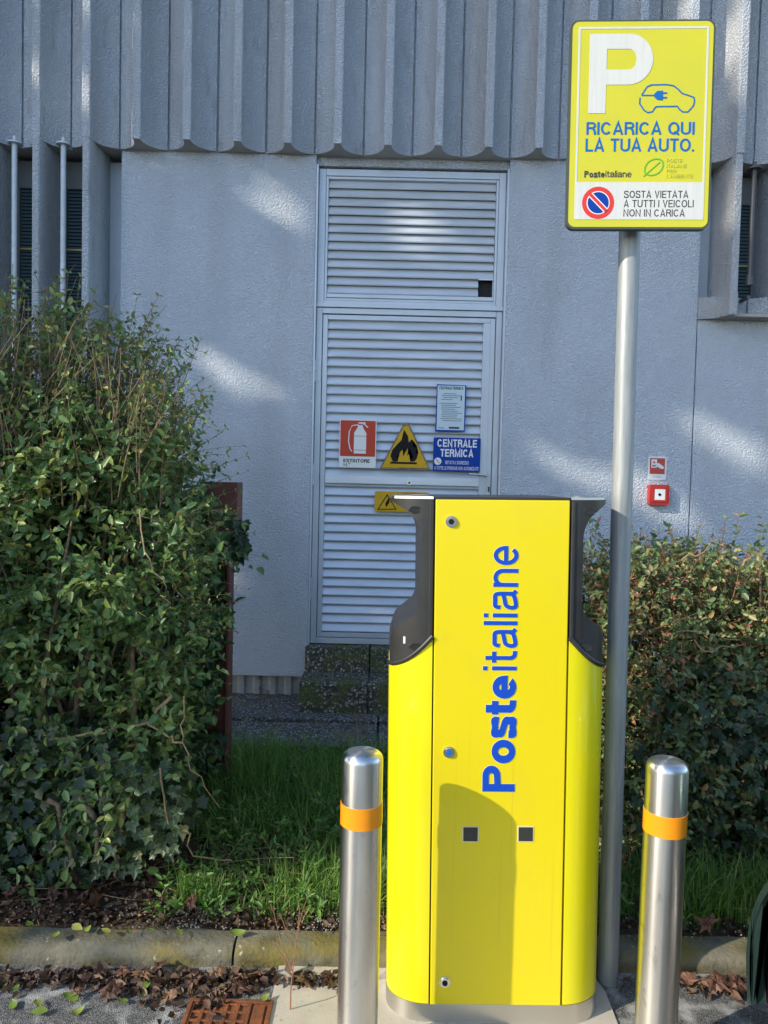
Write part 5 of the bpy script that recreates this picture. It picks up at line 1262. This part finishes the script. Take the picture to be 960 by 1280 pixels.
# bare seedling in the gutter
sd = gz(363, 1264, 0); seed = thing('seedling', 'bare reddish seedling sprouting from the concrete between drain cover and left bollard', 'seedling', (sd.x, sd.y, 0))
def sp_(px, py): v = at(px, py, sd.y); return (v.x, sd.y + random.uniform(-.015, .015), v.z)
for pts, r in (([(363, 1264), (364, 1235), (367, 1200), (372, 1165), (378, 1140), (386, 1120)], .0022), ([(365, 1222), (355, 1195), (341, 1175)], .0016), ([(366, 1210), (350, 1175), (342, 1145), (338, 1130)], .0016), ([(368, 1185), (355, 1150), (350, 1138)], .0013), ([(372, 1165), (374, 1140), (372, 1120)], .0013), ([(378, 1150), (384, 1138), (390, 1140)], .0012)):
    bm = bmesh.new(); q = [sp_(*p) for p in pts]
    if pts[0] == (363, 1264): q[0] = (sd.x, sd.y, 0)
    tube(bm, q, [r * (1 - .12 * j) for j in range(len(q))], 6); link('stem', finish(bm, True, 60), M['twig_red'], seed)
tb_ = np.array([sp_(384, 1125), sp_(372, 1128), sp_(388, 1140), sp_(376, 1150)]); TP = twigs(tb_, np.array([[.3, 0, 1.]] * 4), np.full(4, .03), 4, .2); V, Fq, T = leaves_on(TP, 2, .022, .3); npmesh('leaves', V, Fq, M['weed'], seed, tone=T, kind='stuff')

#CAR
# ------------------------------------------------------------------ parked car, nose to the kerb
XC = .968
M['carpaint'] = mat('dark_green_paint', (.030, .060, .055), .25, .4, coat=.7)
M['rubber'] = mat('tyre_rubber', (.035, .035, .036), .75, bump=.2, bs=90)
M['cglass'] = mat('car_glass', (.02, .025, .03), .05, spec=.8)
M['arch'] = mat('arch_plastic', (.02, .02, .021), .7)
M['lamp'] = mat('lamp_lens', (.55, .60, .62), .08, coat=1)
M['alloy'] = mat('alloy_wheel', (.45, .45, .46), .35, .9)
YN = 2.20         # nose
WF, WB = YN - .65, YN - 3.15
ck = thing('car', 'dark green car parked nose to the kerb at the right edge', 'car', (XC + .85, YN - 2.05, 0))
def side_profile():
    top = [(0, .42), (.0, .55), (-.05, .68), (-.20, .76), (-.55, .86), (-.95, .93), (-1.25, .96), (-2.6, .99), (-3.6, 1.0), (-3.95, .95), (-4.05, .75), (-4.08, .45), (-4.0, .26)]
    def archp(c, r=.345):
        return [(c - YN + r * math.cos(a), .30 + r * math.sin(a)) for a in np.linspace(math.pi + .33, -.33, 19)]
    bot = [(-3.9, .19)] + archp(WB) + archp(WF) + [(-.2, .19), (-.05, .24)]
    return [(YN + y, z) for y, z in top + bot]
SPF = side_profile()
def car_body():
    bm = bmesh.new(); cy = YN - 2.05; cz = .55
    layers = []
    for x, k in ((0.0, .955), (.03, .985), (.08, 1.0), (.20, 1.005)):
        layers.append((XC + x, k))
    layers += [(XC + 1.70 - (x - XC), k) for x, k in layers[::-1]]
    rings = []
    for x, k in layers:
        out = k < 1
        rings.append([bm.verts.new((x, cy + (y - cy) * (k if abs(y - cy) > 1.8 else 1), (cz + (z - cz) * k) if z > .62 else z)) for y, z in SPF])
    n = len(SPF)
    for rg_ in rings:
        for v in rg_:
            k = max(0, (v.co.y - (WF + .36)) / .29) ** 1.1 * .32 + max(0, v.co.z - .56) * .55 * (v.co.y > WF)
            v.co.x += k * (1 if v.co.x < XC + .5 else -1 if v.co.x > XC + 1.2 else 0)
    for i in range(len(rings) - 1):
        for j in range(n): bm.faces.new((rings[i][j], rings[i + 1][j], rings[i + 1][(j + 1) % n], rings[i][(j + 1) % n]))
    f1 = bm.faces.new(rings[0]); f2 = bm.faces.new(rings[-1][::-1]); bmesh.ops.triangulate(bm, faces=[f1, f2])
    return finish(bm, True, 40)
body = link('body', car_body(), M['carpaint'], ck)
for s_, nm in ((0, 1), (1, 1)):
    for wc in (WF, WB):
        xx0 = XC - .012 if s_ == 0 else XC + 1.70 - .004; a_pts = [(wc + r_ * math.cos(a), .30 + r_ * math.sin(a)) for r_, rev in ((.362, 0), (.343, 1)) for a in (np.linspace(-.33, math.pi + .33, 24) if not rev else np.linspace(math.pi + .33, -.33, 24))]
        prism_obj('arch_lip', a_pts, xx0 + .006, xx0 + .02, M['carpaint'], ck, 'X')
gh = [(YN - 1.05, .93), (YN - 1.75, 1.38), (YN - 2.2, 1.45), (YN - 3.1, 1.43), (YN - 3.65, 1.30), (YN - 3.95, .97)]
bm = bmesh.new()
def ghl(x, k): return [bm.verts.new((x, YN - 2.5 + (y - YN + 2.5) * (1 if z < 1 else k), z if z < 1 else .95 + (z - .95) * (.9 + .1 * k))) for y, z in gh]
rg = [ghl(XC + .10, 1), ghl(XC + .22, .97), ghl(XC + 1.48, .97), ghl(XC + 1.60, 1)]
for r_ in (rg[1], rg[2]):
    for v in r_: v.co.z += .02 if v.co.z > 1 else 0
for i in range(3):
    for j in range(6): bm.faces.new((rg[i][j], rg[i + 1][j], rg[i + 1][(j + 1) % 6], rg[i][(j + 1) % 6]))
bm.faces.new(rg[0]); bm.faces.new(rg[3][::-1])
link('cabin', finish(bm, True, 30), M['cglass'], ck)
for wc in (WF, WB):
    for xa, xb in ((XC + .03, XC + .30), (XC + 1.40, XC + 1.67)):
        a_pts = [(wc + r_ * math.cos(a), .30 + r_ * math.sin(a)) for r_, rev in ((.3435, 0), (.336, 1)) for a in (np.linspace(-.33, math.pi + .33, 20) if not rev else np.linspace(math.pi + .33, -.33, 20))]
        prism_obj('wheel_well', a_pts, xa, xb, M['arch'], ck, 'X')
    box('wheel_well', XC + .301, XC + 1.399, wc - .33, wc + .33, .18, .60, M['arch'], ck)
bm = bmesh.new(); bx(bm, XC + .22, XC + 1.48, YN - 3.15, YN - 1.85, 1.47, 1.50, .012, 2); link('roof', finish(bm, True, 40), M['carpaint'], ck)
for wc in (WF, WB):
    for xw, sg in ((XC + .02, 1), (XC + 1.68, -1)):
        bm = bmesh.new(); prof = [(.19, 0), (.26, .004), (.295, .018), (.302, .05), (.302, .16), (.29, .19), (.2, .195)]
        rings = [[bm.verts.new((xw + sg * x_, wc + r_ * math.cos(a), .30 + r_ * math.sin(a))) for a in np.linspace(0, 2 * math.pi, 41)[:-1]] for r_, x_ in prof]
        for i in range(len(rings) - 1):
            for k in range(40): bm.faces.new((rings[i][k], rings[i][(k + 1) % 40], rings[i + 1][(k + 1) % 40], rings[i + 1][k]))
        wh = link('wheel', finish(bm, True, 50), M['rubber'], ck)
        bm = bmesh.new(); prism(bm, [(wc + .195 * math.cos(a), .30 + .195 * math.sin(a)) for a in np.linspace(0, 2 * math.pi, 33)[:-1]], xw + sg * .03, xw + sg * .12, 'X')
        for k in range(5):
            a = k * 2 * math.pi / 5; c_, s2 = math.cos(a), math.sin(a)
            prism(bm, [(wc + c_ * .03 - s2 * .022, .30 + s2 * .03 + c_ * .022), (wc + c_ * .18 - s2 * .016, .30 + s2 * .18 + c_ * .016), (wc + c_ * .18 + s2 * .016, .30 + s2 * .18 - c_ * .016), (wc + c_ * .03 + s2 * .022, .30 + s2 * .03 - c_ * .022)], xw + sg * .012, xw + sg * .029, 'X')
        link('rim', finish(bm), M['alloy'], wh)
for sg in (0, 1):
    xa = XC + .30 if sg == 0 else XC + 1.40; xb = XC + .52 if sg == 0 else XC + 1.18
    prism_obj('headlight', [(YN - .03, .60), (YN - .10, .72), (YN - .35, .79), (YN - .33, .70), (YN - .12, .60)], min(xa, xb), max(xa, xb), M['lamp'], ck, 'X')
box('grille', XC + .5, XC + 1.2, YN - .03, YN + .006, .40, .52, M['arch'], ck, .004); box('bumper', XC + .38, XC + 1.32, YN - .06, YN + .012, .26, .36, M['arch'], ck, .01)
for xm in (XC - .14, XC + 1.66): box('mirror', xm, xm + .18, YN - 1.42, YN - 1.28, .97, 1.10, M['carpaint'], ck, .02, seg=2)

#TREES
# ------------------------------------------------------------------ the trees up-sun that shade the building
up_h = Vector((-math.cos(SUN_AZ), -math.sin(SUN_AZ), 0)); q_h = Vector((-math.sin(SUN_AZ), math.cos(SUN_AZ), 0))
tanE = math.tan(SUN_EL)
def up_sun(s, q): return up_h * s + q_h * q
GAPS = []       # gaps in the crown: light reaches these places on the building
def gap(px, py, r, Y=W, n=1): GAPS.append((np.array(at(px, py, Y)), r))
for g in ((360, 264, .12), (348, 256, .09), (272, 238, .03), (270, 455, .07), (292, 468, .085), (315, 482, .085), (255, 706, .06), (470, 248, .10), (455, 262, .07), (575, 292, .08), (560, 300, .05), (520, 330, .04), (555, 758, .11), (500, 775, .06), (440, 590, .05), (560, 430, .04),
          (730, 590, .10), (690, 575, .06), (822, 622, .13), (850, 650, .10), (790, 610, .08), (850, 525, .05), (882, 536, .075), (918, 549, .085), (945, 560, .07), (700, 380, .05), (430, 765, .05), (470, 400, .04)): gap(*g)
for g in ((38, 80, .06), (38, 100, .06), (103, 25, .06), (103, 45, .05), (108, 110, .06), (108, 130, .05), (165, 30, .08), (163, 150, .06), (163, 165, .06), (410, 130, .05), (413, 145, .05), (850, 10, .10), (905, 30, .12), (925, 70, .14), (930, 120, .10), (945, 20, .10), (960, 70, .12), (740, 15, .06), (600, 60, .04), (230, 50, .04)): gap(*g, Y=W - .12)
for g in ((900, 240, .07), (895, 265, .06), (905, 215, .06), (903, 225, .06)): gap(*g, Y=W - .15)
gap(455, 925, .10, 4.2); gap(430, 930, .07, 4.1); gap(290, 720, .08, 4.7)
for g in ((230, 700, .12), (200, 760, .12), (130, 620, .10), (60, 560, .12), (150, 450, .15), (60, 430, .15), (100, 680, .08), (230, 590, .10)): gap(*g, Y=2.6)
for g in ((400, 1100, .10), (415, 1060, .07), (360, 1110, .08), (325, 1130, .05), (405, 1020, .05), (280, 1115, .04)): gap(*g, Y=2.6)
for g in ((400, 1190, .10), (345, 1200, .06), (310, 1195, .05), (380, 1240, .10)): gap(*g, Y=2.3)
Sv = np.array(S)
def tree(s, q, rq, rs, z0, z1, n, label, leaf=.17):
    c = up_sun(s, q); t = thing('shade_tree', label, 'tree', (c.x, c.y, 0), group='trees standing across the car park')
    zc = (z0 + z1) / 2; hz_ = (z1 - z0) / 2
    u = rand_unit(n * 2); r = rng.random(n * 2) ** .42; a = u[:, 0] * r; b = u[:, 1] * r; cz = u[:, 2] * r
    wob = 1 + .16 * np.sin(3 * np.arctan2(u[:, 1], u[:, 0]) + 5 * u[:, 2]); cz = np.sign(cz) * np.abs(cz) ** .8
    P = np.array(c)[None] + np.outer(a * rs * wob, np.array(up_h)) + np.outer(b * rq * wob, np.array(q_h)); P[:, 2] = zc + cz * hz_
    keep = np.ones(len(P), bool)
    for T_, rr_ in GAPS:
        v = P - T_; al = v @ Sv; dd = np.linalg.norm(v - np.outer(al, Sv), axis=1); keep &= dd > rr_ + leaf * .35
    P = P[keep][:n]; m = len(P)
    D = rand_unit(m); N = nrm(rand_unit(m) + np.array([0, 0, .4])); L = rng.uniform(.6, 1.2, m) * leaf
    V, Fq = leaf_geo(P, D, N, L, L * .7); npmesh('crown', V, Fq, M['treeleaf'], t, tone=rng.random(m).repeat(2), kind='stuff')
    bm = bmesh.new(); tube(bm, [(c.x, c.y, -.05), (c.x + .08, c.y, z0 * .5), (c.x - .05, c.y + .1, z0 + hz_ * .5), (c.x, c.y, z1 - hz_ * .5)], [.26, .2, .15, .04], 12); link('trunk', finish(bm, True), M['bark'], t)
    for i in range(9):
        a = i * 2.4; zz = z0 + hz_ * (.1 + .14 * i); bm = bmesh.new(); tube(bm, [(c.x, c.y, zz), (c.x + .8 * math.cos(a), c.y + .8 * math.sin(a), zz + .7), (c.x + 1.3 * math.cos(a), c.y + 1.3 * math.sin(a), zz + 1.7)], [.08, .05, .02], 6); link('limb', finish(bm, True), M['bark'], t)
tree(9.5, 4.36, 1.85, 1.7, 1.6, 12.8, 29000, 'tall leafy tree across the car park, nearest the road end')
tree(9.8, 7.2, 2.0, 1.8, 2.0, 12.5, 16000, 'tall leafy tree across the car park, farther from the road end')
tree(12.5, 3.9, 1.6, 1.5, 5.5, 14.5, 15000, 'taller slim tree rising behind the two nearer shade trees')
